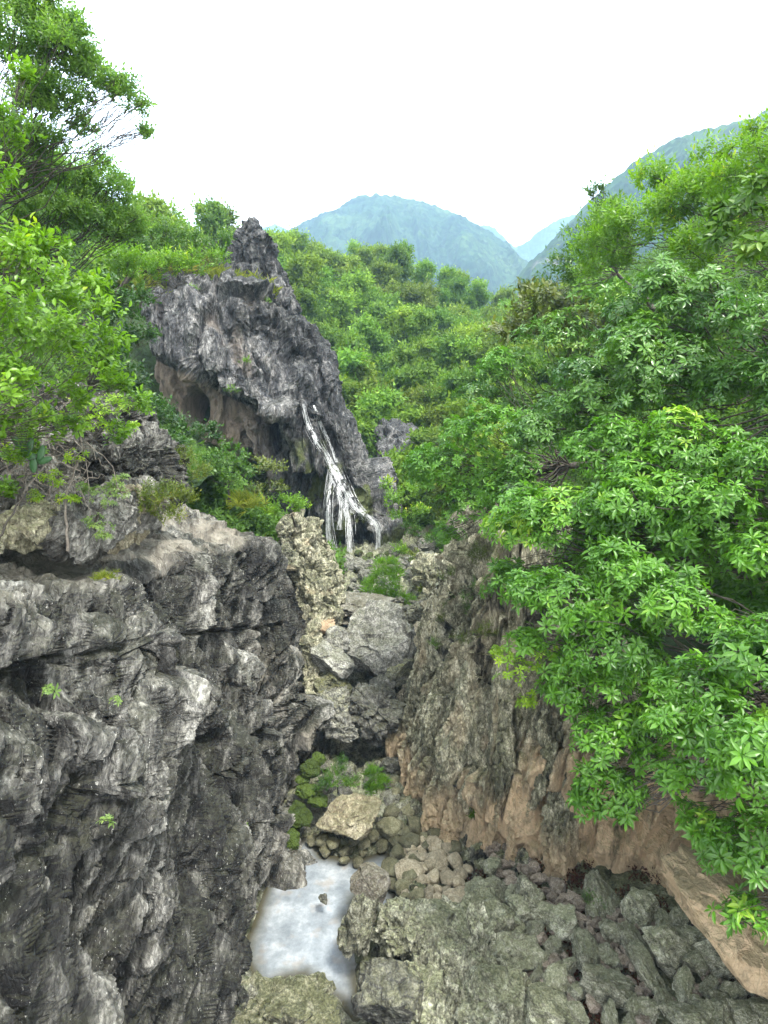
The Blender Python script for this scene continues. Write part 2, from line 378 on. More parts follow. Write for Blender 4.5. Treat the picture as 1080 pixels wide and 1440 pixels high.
d = displace_rock(W, Nn, [('ridge', (.1, .36, .07), .8), ('facet', (.2, .55, .12), .75), ('crack', (.15, .45, .10), .4), ('fin', (.2, 1.0, .13), .32), ('facet', (.3, 1.5, .4), .36), ('ridge', (.2, 2.0, .3), .14), ('facet', (.6, 3.6, 1.0), .16), ('crack', (.5, 2.4, .7), .16)], 21)
layer = displace_rock(V, Nn, [('facet', (.5, .5, 2.5), .2), ('facet', (1.6, 1.2, 3), .14), ('ridge', (1.5, 1.0, 4), .12), ('fbm', (3, 3, 3), .06)], 71)
d = d*(1-plate)+layer*plate
d = d*ss(V[:, 1], .8, 3)
V = V + Nn*d[:, None]
Nn = grid_normals(V, nu, nv); 
if Nn[:, 0].mean() < 0: Nn = -Nn
W = V@R.T
Nn = Nn+np.array([1.2, 0, .5], np.float32); Nn /= np.linalg.norm(Nn, axis=1, keepdims=True)
V = V + Nn*displace_rock(W, Nn, [('facet', (1.5, 9, 2.8), .05), ('ridge', (1., 6.5, 1.3), .07), ('facet', (4, 18, 8), .025)], 51)[:, None]*(1-.5*plate)[:, None]
# long slanting fractures: a groove, and the rock on one side of it standing proud
fw = np.stack([V[:, 1], V[:, 2]], 1)+.22*np.stack([fbm(V*.9, 4, 61), fbm(V*.9+7, 4, 62)], 1)
for pts_, step in (([(305, 885), (235, 960), (190, 1090), (140, 1180), (60, 1430)], .30), ([(400, 880), (300, 895), (185, 925)], -.22), ([(0, 925), (60, 1060), (120, 1180)], .2), ([(400, 985), (330, 1050), (285, 1180), (255, 1400)], .26), ([(185, 800), (180, 925), (60, 1000)], -.18), ([(390, 1090), (350, 1200), (330, 1380)], .2), ([(340, 760), (300, 885)], .15), ([(80, 870), (0, 1010)], .14)):
    q = np.array([on_left(*p)[1:] for p in pts_]); dmin = np.full(len(V), 9.); side = np.zeros(len(V))
    for k in range(len(q)-1):
        e = q[k+1]-q[k]; w_ = fw-q[k]; t = np.clip((w_@e)/(e@e), 0, 1); r_ = w_-t[:, None]*e; dd_ = np.hypot(r_[:, 0], r_[:, 1])
        s_ = np.sign(e[0]*w_[:, 1]-e[1]*w_[:, 0]); side = np.where(dd_ < dmin, s_, side); dmin = np.minimum(dmin, dd_)
    V[:, 0] += (-.34*(1-ss(dmin, .0, .11)) + step*(side > 0)*(1-ss(dmin, .1, 1.3))).astype(np.float32)
V = holes(V, [(on_left(62, 1290), (1.3, .28, .5), (-1.3, 0, 0)), (on_left(150, 1160), (1, .12, .8), (-.5, 0, 0)), (on_left(285, 905), (1.5, 2.2, .16), (-.5, 0, 0)), (on_left(190, 900), (1.2, .18, .7), (-.5, 0, 0))])
zone = np.zeros((len(V), 3))
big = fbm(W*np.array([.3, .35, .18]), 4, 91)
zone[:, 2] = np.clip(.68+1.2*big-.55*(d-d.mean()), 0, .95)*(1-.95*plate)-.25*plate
zone[:, 0] = np.clip(ss(V[:, 1], 15, 21)*ss(fbm(W*np.array([1, .9, .3]), 4, 93), -.05, .35)*(1-ss(V[:, 2], 4.5, 8))*.8 + .75*plate*ss(fbm(V*.8, 3, 94), -.4, .3), 0, 1)
zone[:, 1] = .35*ss(fbm(V*.7, 4, 95), .25, .6)*ss(-V[:, 2], -3, 0)+.0
ga = math.sqrt
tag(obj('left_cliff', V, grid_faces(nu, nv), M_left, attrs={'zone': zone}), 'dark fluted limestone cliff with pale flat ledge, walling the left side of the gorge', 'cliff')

# ------------------------------------------------------------------ right cliff
fp = np.array([(9.5, 1.5), (9.6, 8), (9.0, 12.3), (7.3, 15.0), (5.6, 15.9), (4.3, 17.0), (2.9, 17.4), (1.9, 18.4), (1.1, 21), (.55, 23.5), (.9, 26), (2.2, 28.5), (4.2, 31)], float)
seg = np.r_[0, np.cumsum(np.hypot(*np.diff(fp, axis=0).T))]
nu, nv = 820, 560
s = np.linspace(0, seg[-1], nu)
fxs = np.interp(s, seg, fp[:, 0]); fys = np.interp(s, seg, fp[:, 1])
k = np.hanning(31); k /= k.sum()
pad = lambda a: np.convolve(np.r_[[a[0]]*15, a, [a[-1]]*15], k, 'valid')
fxs, fys = pad(fxs), pad(fys)
tx, ty = np.gradient(fxs), np.gradient(fys); tl = np.hypot(tx, ty); ox, oy = ty/tl, -tx/tl       # away from the gorge
if ox[nu//2] < 0: ox, oy = -ox, -oy
tv = np.linspace(0, 1, nv); S2, T2 = np.meshgrid(s, tv, indexing='ij')
g = lambda a: np.repeat(a[:, None], nv, 1)
H = 9.6; s_foot = s
z = np.where(T2 < .7, -1+(H+1)*T2/.7, H+2.5*(T2-.7)/.3)
zb = np.where(z < 0, 0, z)
back = -.35*np.clip(1-zb/1.4, 0, 1)*0 + .30*zb*.9 + .035*zb**2*0
back = back + 12*np.clip((T2-.7)/.3, 0, 1)
under = .25*(1-ss(zb, .5, 2.0))                      # undercut foot
back = back + under*(.5+.5*np.sin(S2*.9+1))
V = np.stack([g(fxs)+g(ox)*back, g(fys)+g(oy)*back, z], 2).reshape(-1, 3).astype(np.float32)
Nn = grid_normals(V, nu, nv)
mid = Nn.reshape(nu, nv, 3)[nu//2, nv//3]
if mid[0]*ox[nu//2]+mid[1]*oy[nu//2] > 0: Nn = -Nn
Q = np.stack([S2.ravel(), 0*S2.ravel(), V[:, 2]], 1).astype(np.float32)       # along-wall coordinates for the flutes
Q[:, 1] = (V[:, 0]*.7+V[:, 1]*.3)*.4
Q[:, 0] += .12*V[:, 2]
lowsm = ss(V[:, 2], 1.2, 3.4)          # smooth water-worn foot
d1 = displace_rock(Q, Nn, [('facet', (.8, .6, .16), .9), ('fin', (.6, .4, .09), 1.1), ('fin', (1.3, .6, .2), .4), ('facet', (1.9, 1.2, .4), .5), ('crack', (1.5, .7, .2), .6), ('facet', (6, 5, 1.6), .16), ('fbm', (3, 3, 1.2), .16)], 131)
d0 = displace_rock(V, Nn, [('facet', (.5, .5, .5), .8), ('crack', (.45, .45, .3), .3), ('fbm', (1., 1., 1), .25)], 151)
V = V + Nn*(d0*.7+d1*lowsm*.8)[:, None]
Nn2 = grid_normals(V, nu, nv); 
if (Nn2*Nn).sum(1).mean() < 0: Nn2 = -Nn2
Nn2 = Nn+.0*Nn2
V = V + Nn2*(displace_rock(Q, None, [('facet', (10, 6, 4), .07), ('ridge', (7, 4, 2.2), .12), ('fbm', (14, 14, 9), .03)], 171)*(.25+.75*lowsm))[:, None]
zone = np.zeros((len(V), 3))
zn_ = fbm(V*np.array([.8, .8, .4]), 4, 96)
zone[:, 0] = np.clip((1-ss(V[:, 2]+zn_*2.4, 2.2+1.6*ss(V[:, 0], 3, 6), 3.8+1.8*ss(V[:, 0], 3, 6)))*.95*ss(V[:, 0]+zn_, 1.6, 2.8) + .2*ss(zn_, .2, .6), 0, 1)
zone[:, 0] = np.clip(zone[:, 0]+.15*ss(d1, .3, 1.2)*lowsm, 0, 1)
zone[:, 2] = np.clip(.12+.7*ss(fbm(Q*np.array([1.4, 1, .12]), 3, 98), .05, .35), 0, 1)*ss(V[:, 2], .5, 3)
BV_R = BVHTree.FromPolygons(V.tolist(), grid_faces(nu, nv).tolist())
RC = tag(obj('right_cliff', V, grid_faces(nu, nv), M_right, attrs={'zone': zone}), 'olive grey fluted limestone cliff with smooth tan foot, below the big leafy trees', 'cliff')

# ------------------------------------------------------------------ chunked rocks: hulls -> one remeshed, craggy surface
import bmesh
def hull(bm, pts):
    vs = [bm.verts.new(tuple(p)) for p in pts]
    r = bmesh.ops.convex_hull(bm, input=vs)
    bmesh.ops.delete(bm, geom=[e for e in set(r['geom_unused']+r['geom_interior']) if isinstance(e, bmesh.types.BMVert) and e.is_valid], context='VERTS')
def chunk(bm, pts, back, shrink=.85):
    """outline [(px,py,Y)] pushed back by `back` metres to give it its thickness"""
    f = [P(*p) for p in pts]; c = np.mean(f, 0); out = list(f)
    for p in f:
        b_ = c+(p-c)*shrink; out.append(b_+np.array([0, back, 0]))
        m_ = c+(p-c)*.6; out.append(m_-np.array([0, back*.12, 0]))
    hull(bm, out)
def remeshed(bm, voxel):
    me = bpy.data.meshes.new('tmp'); bm.to_mesh(me); bm.free()
    o = bpy.data.objects.new('tmp', me); C.objects.link(o)
    md = o.modifiers.new('r', 'REMESH'); md.mode = 'VOXEL'; md.voxel_size = voxel
    dg = bpy.context.evaluated_depsgraph_get(); em = bpy.data.meshes.new_from_object(o.evaluated_get(dg))
    nv_ = len(em.vertices); V = np.empty(nv_*3, np.float32); em.vertices.foreach_get('co', V)
    Nn = np.empty(nv_*3, np.float32); em.vertex_normals.foreach_get('vector', Nn)
    nl = len(em.loops); li = np.empty(nl, np.int32); em.loops.foreach_get('vertex_index', li)
    bpy.data.objects.remove(o); bpy.data.meshes.remove(me); bpy.data.meshes.remove(em)
    return V.reshape(-1, 3), Nn.reshape(-1, 3), li.reshape(-1, 4)
def face_normals_v(V, Fq):
    n = np.cross(V[Fq[:, 2]]-V[Fq[:, 0]], V[Fq[:, 3]]-V[Fq[:, 1]]); o = np.zeros_like(V)
    for k in range(4): np.add.at(o, Fq[:, k], n)
    return o/np.maximum(np.linalg.norm(o, axis=1, keepdims=True), 1e-9)
def craggy(bm, voxel, layers, fine, seed):
    V, Nn, Fq = remeshed(bm, voxel)
    for _ in range(3):            # soften the hull edges a little
        a = np.zeros_like(V); c = np.zeros(len(V))
        for k in range(4): np.add.at(a, Fq[:, k], V[Fq[:, (k+1) % 4]]); np.add.at(c, Fq[:, k], 1)
        V = V*.4+.6*a/c[:, None]
    Nn = face_normals_v(V, Fq)
    V = V+Nn*displace_rock(V, Nn, layers, seed)[:, None]
    Nn = face_normals_v(V, Fq)
    V = V+Nn*displace_rock(V, Nn, fine, seed+40)[:, None]
    return V, Fq

CR = [('facet', (.25, .25, .11), 1.4), ('crack', (.3, .3, .12), .6), ('facet', (.7, .7, .24), .42), ('ridge', (.8, .8, .12), .4), ('facet', (1.8, 1.8, .6), .12)]
CRF = [('facet', (4, 4, 1.4), .07), ('ridge', (2.6, 2.6, .6), .09), ('fbm', (6, 6, 3), .03)]
bm = bmesh.new()
chunk(bm, [(208, 432, 41), (226, 396, 42), (300, 392, 42), (352, 408, 42), (420, 455, 42), (446, 555, 41), (425, 596, 39.5), (385, 585, 39), (322, 548, 39.5), (262, 505, 40), (216, 480, 41)], 7)
chunk(bm, [(395, 440, 43), (440, 462, 44), (455, 530, 44), (470, 585, 43), (500, 650, 42), (533, 715, 41.5), (520, 775, 42.5), (480, 770, 43), (430, 640, 43)], 9)
chunk(bm, [(470, 590, 44), (500, 640, 44.5), (540, 705, 44), (548, 770, 44), (500, 780, 43)], 6)
chunk(bm, [(330, 560, 42.5), (450, 590, 42), (455, 700, 42.5), (400, 720, 42.5), (350, 640, 42.5)], 7)            # wall behind the overhang
chunk(bm, [(392, 590, 40), (448, 585, 40), (462, 650, 40), (452, 672, 39.8), (408, 668, 40)], 3)                   # tufa column
chunk(bm, [(345, 590, 41), (376, 590, 41), (380, 655, 41), (352, 650, 41)], 3)
chunk(bm, [(462, 650, 41), (500, 690, 40.5), (530, 735, 40.3), (480, 742, 40), (462, 700, 40.5)], 4)               # mossy lip
chunk(bm, [(430, 690, 42.6), (545, 740, 42.6), (545, 800, 42.3), (440, 800, 42.3)], 5)                             # dark wall under the lip
chunk(bm, [(215, 480, 43), (345, 560, 43), (345, 640, 43), (215, 620, 43)], 6)                                     # recess wall
V, Fq = craggy(bm, .13, CR, CRF, 301)
V = holes(V, [(P(278, 573, 42.6), (.95, 3.2, 1.6), (.2, 4.6, 0)), (P(388, 612, 41.5), (.5, 3, 1.7), (0, 2.5, 0)), (P(405, 600, 40.5), (.3, 1.6, .8), (0, 1.0, 0))])
pxy = V-np.array([0, 0, CAM_H]); den = pxy[:, 1]*cp-pxy[:, 2]*sp
PX = 540+F*pxy[:, 0]/den; PY = 720-F*(pxy[:, 1]*sp+pxy[:, 2]*cp)/den
zone = np.zeros((len(V), 3)); nz = fbm(V*.35, 4, 310)
# pink rock in the shelter of the overhang, black crust on the weathered crown, moss on the wet lip (zones in the rock, by height and place)
rec = (PY > 512+.5*(PX-230)) & (PX < 385) 
zone[:, 0] = np.where(rec, .85-.6*ss(PX, 330, 370), 0)+.35*ss(fbm(V*np.array([.7, .7, .25]), 4, 311), .2, .5)*ss(-V[:, 0], 6, 9)
zone[:, 2] = np.clip(.62*ss(V[:, 2]+nz*3, 17, 23)+.35*ss(V[:, 0], -9, -5)+.5*nz-.5*ss(-PX, -350, -300)*ss(V[:, 2]*-1, -25, -22), 0, .95)*(~rec)
zone[:, 2] = np.clip(zone[:, 2]+.7*np.exp(-((PX-(432+.27*(PY-570)))/28.)**2)*(PY > 570), 0, .95)
lip = ss(V[:, 0], -7.3, -5)*(V[:, 1] < 42.3)*ss(-V[:, 2], -15, -12)
zone[:, 1] = .75*lip*ss(fbm(V*.6, 3, 312), -.3, .3)
crag = tag(obj('rock_crag', V, Fq, M_crag, loc=P(400, 760, 43), attrs={'zone': zone}), 'towering dark grey karst crag with a pinkish cave recess and a waterfall', 'crag')
bvh_crag = BVHTree.FromPolygons([tuple(v) for v in V[:]], Fq.tolist())
bm = bmesh.new()
chunk(bm, [(312, 376, 47), (322, 343, 47.5), (339, 312, 48), (349, 304, 48), (362, 314, 48), (382, 352, 47.5), (398, 385, 47), (418, 440, 46), (410, 470, 46), (312, 470, 46)], 5)
V, Fq = craggy(bm, .13, [('facet', (.45, .45, .2), .5), ('crack', (.5, .5, .2), .25), ('facet', (1.2, 1.2, .5), .4), ('facet', (2., 2., 1.2), .25)], CRF, 331)
zone = np.zeros((len(V), 3)); zone[:, 2] = .45+.5*fbm(V*.4, 3, 7)
tag(obj('rock_pinnacle', V, Fq, M_crag, loc=P(365, 470, 48), attrs={'zone': zone}), 'pointed dark rock pinnacle rising behind the top of the crag', 'rock pinnacle')

# ------------------------------------------------------------------ wooded terrain
def tps(ctrl, X, Y, lam=.5):
    c = np.array(ctrl, float); n = len(c)
    def K(r2): return r2*np.log(r2+1e-6)*.5
    A = np.zeros((n+3, n+3)); r2 = ((c[:, None, :2]-c[None, :, :2])**2).sum(2)
    A[:n, :n] = K(r2)+lam*np.eye(n)*10; A[:n, n] = 1; A[:n, n+1:] = c[:, :2]; A[n:, :n] = A[:n, n:].T
    w = np.linalg.solve(A, np.r_[c[:, 2], 0, 0, 0])
    out = w[n]+w[n+1]*X+w[n+2]*Y
    for i in range(n): out = out+w[i]*K((X-c[i, 0])**2+(Y-c[i, 1])**2)
    return out
ctrl = [P(*p) for p in ((440, 393, 115), (530, 386, 125), (620, 420, 122), (700, 470, 116), (400, 398, 105), (300, 355, 85), (230, 360, 62), (160, 360, 50),
    (450, 500, 78), (550, 490, 84), (640, 500, 80), (560, 590, 66), (630, 600, 60), (520, 610, 60), (560, 690, 50), (600, 715, 46), (585, 765, 41), (470, 600, 56),
    (480, 800, 43), (250, 640, 36), (330, 700, 32), (150, 640, 30), (720, 690, 36), (800, 660, 32), (900, 560, 32), (1000, 430, 38), (1080, 330, 42), (720, 530, 88), (780, 505, 98), (880, 400, 70))]
ctrl += [P(200, 372, 110), P(290, 380, 118), P(110, 335, 85), (1.5, 30, 4.2), (-3, 30, 6), (-12, 27, 12.5), (-22, 27, 20), (-40, 32, 38), (-60, 70, 58), (14, 28, 14), (25, 28, 24), (45, 40, 50), (70, 90, 50), (0, 175, 50), (-50, 150, 44), (60, 160, 36), (-80, 110, 62)]
def hill_z(X, Y): return tps(ctrl, X, Y)
nx, ny = 420, 420
X, Y = [a.ravel() for a in np.meshgrid(np.linspace(-85, 85, nx), 26.5+140*np.linspace(0, 1, ny)**1.4, indexing='ij')]
V = np.stack([X, Y, hill_z(X, Y)-.8], 1)
f1, f2, fc = worley(warp(V*.45, .5, .8, 5), 6); V[:, 2] += (.9-f1)*1.2+.8*fbm(V*.2, 4, 8)
V[:, 2] -= 3*ss(X, -6, -2.5)*(1-ss(X, 5, 8))*(1-ss(Y, 42, 47))
hill_ob = tag(obj('hillside', V, grid_faces(nx, ny), M_forestfloor, smooth=True), kind='structure')
# near slopes on both sides above the cliffs
def lslope_z(X, Y): return 12.3+1.05*np.clip(-X-9.2, 0, 60)+.5*fbm(np.stack([X, Y, 0*X], 1)*.3, 3, 9)
X, Y = [a.ravel() for a in np.meshgrid(np.linspace(-45, -7.5, 200), np.linspace(-3, 32, 200), indexing='ij')]
tag(obj('left_slope', np.stack([X, Y, lslope_z(X, Y)-.5*(X > -9)], 1), grid_faces(200, 200), M_forestfloor, smooth=True), kind='structure')
def rslope_z(X, Y): return 10.5+.85*np.clip(X-(9.5-.22*np.clip(Y-8, 0, 30)), 0, 60)+.5*fbm(np.stack([X, Y, 0*X], 1)*.3, 3, 10)
X, Y = [a.ravel() for a in np.meshgrid(np.linspace(6, 50, 200), np.linspace(-3, 34, 200), indexing='ij')]
tag(obj('right_slope', np.stack([X, Y, rslope_z(X, Y)-1.2], 1), grid_faces(200, 200), M_forestfloor, smooth=True), kind='structure')

# ------------------------------------------------------------------ far mountains
m, N, L = newmat('far_forest'); tc = N.new('ShaderNodeTexCoord')
n1 = nd(N, 'ShaderNodeTexNoise', i_Scale=.012, i_Detail=8., i_Roughness=.65); L.new(tc.outputs['Object'], n1.inputs['Vector'])
v1 = nd(N, 'ShaderNodeTexVoronoi', i_Scale=.16); L.new(tc.outputs['Object'], v1.inputs['Vector'])
n2 = nd(N, 'ShaderNodeTexNoise', i_Scale=.035, i_Detail=6., i_Roughness=.7); L.new(tc.outputs['Object'], n2.inputs['Vector'])
cf = ramp(N, L, n1.outputs[0], [(.35, (.010, .022, .010)), (.5, (.02, .042, .015)), (.65, (.042, .07, .022))])
vs1 = N.new('ShaderNodeSeparateColor'); L.new(v1.outputs['Color'], vs1.inputs[0]); cf = mix(N, L, .8, cf, mix(N, L, vs1.outputs[0], .35, 1.7), 'MULTIPLY')
zr = nd(N, 'ShaderNodeAttribute', attribute_name='bare')
cf = mix(N, L, math_(N, L, 'MULTIPLY', zr.outputs['Fac'], ramp(N, L, n2.outputs[0], [(.46, 0.), (.58, 1.)])), cf, (.15, .14, .12))
b = N.new('ShaderNodeBsdfPrincipled'); L.new(cf, b.inputs['Base Color']); b.inputs['Roughness'].default_value = .95; b.inputs['Specular IOR Level'].default_value = .05
o_ = N.new('ShaderNodeOutputMaterial'); L.new(b.outputs[0], o_.inputs[0]); M_far = m
def mountain(name, ridge, Yr, Yf, Yb, seed, n=(520, 300), base=20, rough=.16, bare=None, spur=.17):
    px = np.array([r[0] for r in ridge], float); R = np.array([P(r[0], r[1], Yr) for r in ridge])
    x = np.linspace(R[0, 0], R[-1, 0], n[0]); zr_ = np.interp(x, R[:, 0], R[:, 2])
    t = np.linspace(0, 1, n[1])**.8*1.18; XX, TT = np.meshgrid(x, t, indexing='ij')
    YY = np.where(TT < 1, Yf+(Yr-Yf)*TT, Yr+(Yb-Yr)*(TT-1)/.18)
    prof = np.where(TT < 1, TT**1.15, 1-.5*((TT-1)/.18)**1.2)
    ZZ = base+(np.repeat(zr_[:, None], n[1], 1)-base)*prof
    V = np.stack([XX, YY, ZZ], 2).reshape(-1, 3); H_ = zr_.max()-base
    win = (np.sin(np.clip(TT, 0, 1)*math.pi)**.8).ravel()
    q = V.copy(); q[:, 2] = 0; q = q/H_
    V[:, 2] += win*H_*spur*(ridged(warp(q*np.array([2.6, 1.2, 1]), .3, 1., seed), 5, seed)*2-1.1)
    V[:, 2] += H_*.015*fbm(q*9, 4, seed+3)
    f1, _, _ = worley(V*np.array([.12, .12, 0])+.5, seed+9); V[:, 2] += (.9-f1)*5.5*rough/.16
    br = np.zeros(len(V))
    for (bx, by, rx, ry) in (bare or []):
        den = V[:, 1]*cp-(V[:, 2]-CAM_H)*sp; qx = 540+F*V[:, 0]/den; qy = 720-F*(V[:, 1]*sp+(V[:, 2]-CAM_H)*cp)/den
        br = np.maximum(br, 1-ss(np.hypot((qx-bx)/rx, (qy-by)/ry), .5, 1.1))
    return tag(obj(name, V, grid_faces(*n), M_far, smooth=True, attrs={'bare': br}), kind='structure')
mountain('central_mountain', [(250, 360), (330, 352), (380, 345), (400, 330), (430, 315), (470, 297), (490, 286), (505, 277), (530, 275), (560, 278), (600, 287), (635, 298), (660, 312), (690, 328), (715, 345), (735, 365), (780, 395), (850, 430)], 980, 430, 1300, 401)
mountain('right_mountain', [(660, 470), (690, 440), (715, 408), (740, 375), (770, 345), (810, 305), (840, 278), (868, 252), (900, 225), (930, 208), (965, 195), (1000, 182), (1040, 172), (1080, 160), (1160, 140), (1260, 120)], 560, 200, 800, 431, base=25, bare=[(770, 375, 26, 14)], rough=.13)
mountain('far_ridge', [(600, 330), (680, 318), (697, 322), (725, 350), (735, 345), (760, 325), (790, 305), (830, 296), (900, 300)], 1700, 1200, 2000, 461, n=(300, 120), base=60)
mountain('distant_ridge', [(200, 350), (330, 335), (365, 322), (385, 314), (405, 322), (470, 340), (600, 360)], 1900, 1500, 2200, 481, n=(300, 100), base=60)
# ------------------------------------------------------------------ leaves: sprig templates and scattering
def leaf_tpl(L_, W_, fold=.25, droop=.25, detail=2):
    """one leaf along +Y, fold up at the margins, tip drooping; returns verts, tris"""
    if detail == 2:
        ys = [0, .3, .68, 1]; ws = [0, .42, .5, 0]
        V = [(0, 0, 0)]; 
        for k in (1, 2):
            z = -droop*ys[k]**2*L_
            V += [(-ws[k]*W_, ys[k]*L_, z+fold*W_*.5), (0, ys[k]*L_, z), (ws[k]*W_, ys[k]*L_, z+fold*W_*.5)]
        V.append((0, L_, -droop*L_))
        Fs = [(0, 2, 1), (0, 3, 2), (1, 2, 5), (1, 5, 4), (2, 3, 6), (2, 6, 5), (4, 5, 7), (5, 6, 7)]
    elif detail == 1:
        V = [(0, 0, 0), (W_*.5, L_*.45, fold*W_*.5-droop*.25*L_), (0, L_, -droop*L_), (-W_*.5, L_*.45, fold*W_*.5-droop*.25*L_)]
        Fs = [(0, 1, 2), (0, 2, 3)]
    else:
        V = [(-W_*.5, L_*.3, 0), (W_*.5, L_*.3, 0), (0, L_, -droop*L_)]; Fs = [(0, 1, 2)]
    return np.array(V, np.float32), np.array(Fs, np.int32)
def rotm(axis, a):
    return np.array(Matrix.Rotation(a, 3, axis))
def assemble(items):
    Vs, Fs, T, n = [], [], [], 0
    for V, F_, t in items:
        Vs.append(V); Fs.append(F_+n); T.append(np.full(len(V), t)); n += len(V)
    return np.concatenate(Vs).astype(np.float32), np.concatenate(Fs), np.concatenate(T).astype(np.float32)
def tpl_whorl(L_=.17, W_=.06, k=8, detail=2, seed=0, tilt=.35, droop=.35):
    """ring of long leaves round the shoot tip (axis +Z)"""
    r = random.Random(seed); it = []
    for i in range(k):
        s = r.uniform(.75, 1.1); V, F_ = leaf_tpl(L_*s, W_*s, .35, droop*r.uniform(.6, 1.4), detail)
        V = V@rotm('Y', r.uniform(-.4, .4)).T; V = V+np.array([0, L_*.12, 0]); V = V@rotm('X', tilt+r.uniform(-.35, .3)).T
        V = V@rotm('Z', i*6.283/k+r.uniform(-.2, .2)).T; it.append((V, F_, r.uniform(-.18, .18)))
    return assemble(it)
def tpl_pinnate(n=4, L_=.08, W_=.035, step=.05, detail=1, seed=0, ang=1.0, droop=.2):
    """twig along +Z with leaf pairs"""
    r = random.Random(seed); it = []
    for i in range(n):
        for sgn in (-1, 1):
            s = r.uniform(.7, 1.15); V, F_ = leaf_tpl(L_*s, W_*s, .25, droop, detail)
            V = V@rotm('Y', r.uniform(-.5, .5)).T@rotm('X', math.pi/2-ang+r.uniform(-.2, .2)).T@rotm('Z', sgn*math.pi/2+i*.5+r.uniform(-.3, .3)).T
            V = V+np.array([0, 0, (i-n/2)*step]); it.append((V, F_, r.uniform(-.18, .18)))
    V, F_ = leaf_tpl(L_, W_, .25, droop, detail); V = V@rotm('X', 1.2).T+np.array([0, 0, n/2*step]); it.append((V, F_, .1))
    return assemble(it)
def tpl_tuft(k=9, L_=.3, W_=.015, detail=1, seed=0, spread=.6, droop=.5):
    """narrow blades fanning up from one point"""
    r = random.Random(seed); it = []
    for i in range(k):
        s = r.uniform(.6, 1.2); V, F_ = leaf_tpl(L_*s, W_, .1, droop*r.uniform(.3, 1.4), detail)
        V = V@rotm('X', math.pi/2-r.uniform(.1, spread)).T@rotm('Z', r.uniform(0, 6.28)).T; it.append((V, F_, r.uniform(-.2, .2)))
    return assemble(it)
T_WH = [tpl_whorl(seed=i, k=7+i % 3) for i in range(4)]
T_WH_S = [tpl_whorl(.11, .042, 6, 2, seed=i+9) for i in range(3)]
T_PIN = [tpl_pinnate(seed=i) for i in range(4)]
T_PIN_B = [tpl_pinnate(3, .13, .06, .07, 2, seed=i+20, droop=.3) for i in range(4)]
T_PIN_F = [tpl_pinnate(3, .5, .26, .32, 0, seed=i+30) for i in range(4)]        # distant tree leaf clumps
T_FINE = [tpl_pinnate(6, .06, .02, .035, 1, seed=i+40, ang=.9) for i in range(3)]
T_BLADE = [tpl_tuft(9, .45, .028, 1, seed=i+50, spread=.9, droop=.35) for i in range(3)]
T_GRASS = [tpl_tuft(10, .4, .014, 1, seed=i+60, spread=.7, droop=.6) for i in range(3)]

def scatter(tpls, pos, axis, size, tint, rng):
    n = len(pos); ax = axis/np.maximum(np.linalg.norm(axis, axis=1, keepdims=True), 1e-6)
    t = rng.normal(size=(n, 3)); x = np.cross(t, ax); x /= np.linalg.norm(x, axis=1, keepdims=True); y = np.cross(ax, x)
    R = np.stack([x, y, ax], 2); which = rng.integers(0, len(tpls), n)
    Vs, Fs, Ts, off = [], [], [], 0
    for k, (tv, tf, tt) in enumerate(tpls):
        i = np.nonzero(which == k)[0]
        if not len(i): continue
        v = np.einsum('nij,vj->nvi', R[i], tv)*size[i, None, None]+pos[i, None, :]
        f = tf[None]+(np.arange(len(i))*len(tv))[:, None, None]+off
        Vs.append(v.reshape(-1, 3)); Fs.append(f.reshape(-1, 3)); Ts.append((tint[i, None]+tt[None]).ravel()); off += len(i)*len(tv)
    return np.concatenate(Vs).astype(np.float32), np.concatenate(Fs).astype(np.int32), np.clip(np.concatenate(Ts), 0, 1).astype(np.float32)

def crown_pts(clumps, dens, rng, up=.5, shell=(.55, 1.02), flat=.75, hang=.0):
    """leaf sprig positions on the outside of each clump; clumps = [(centre, r)]"""
    Ps, As, Ti = [], [], []
    for c, r in clumps:
        n = max(6, int(dens*r*r))
        d = rng.normal(size=(n, 3)); d /= np.linalg.norm(d, axis=1, keepdims=True)
        d[:, 2] = np.where(d[:, 2] < -.25, -d[:, 2]*.8, d[:, 2])
        q = d*3+np.asarray(c)*1.7; lump = 1+.28*perlin((d*2.2+np.asarray(c)).astype(np.float32), 5)*2
        rr = r*rng.uniform(*shell, n)**.6*lump
        p = np.asarray(c)+d*rr[:, None]*np.array([1, 1, flat])
        p[:, 2] -= hang*r*(d[:, 0]**2+d[:, 1]**2)
        a = d*.9+np.array([0, 0, up])+rng.normal(size=(n, 3))*(.28 if up > .3 else .5)
        Ps.append(p); As.append(a); Ti.append(np.clip(.42+.18*rng.normal()+.16*rng.normal(size=n)+.15*d[:, 2], 0, 1))
    return np.concatenate(Ps), np.concatenate(As), np.concatenate(Ti)
def tube(pts, rad, sides=6):
    pts = np.asarray(pts, float); n = len(pts); T = np.gradient(pts, axis=0); T /= np.maximum(np.linalg.norm(T, axis=1, keepdims=True), 1e-9)
    ref = np.array([0.31, .17, .93]); X_ = np.cross(T, ref); X_ /= np.maximum(np.linalg.norm(X_, axis=1, keepdims=True), 1e-9); Y_ = np.cross(T, X_)
    a = np.arange(sides)*2*math.pi/sides
    V = pts[:, None]+np.asarray(rad)[:, None, None]*(np.cos(a)[None, :, None]*X_[:, None]+np.sin(a)[None, :, None]*Y_[:, None])
    i = np.arange(n-1)[:, None]*sides; k = np.arange(sides)[None]; k2 = (k+1) % sides
    Fq = np.stack([i+k, i+k2, i+sides+k2, i+sides+k], 2).reshape(-1, 4)
    return V.reshape(-1, 3), Fq
def join(parts):
    Vs, Fs, n = [], [], 0
    for V, F_ in parts: Vs.append(V); Fs.append(F_+n); n += len(V)
    return np.concatenate(Vs), np.concatenate(Fs)
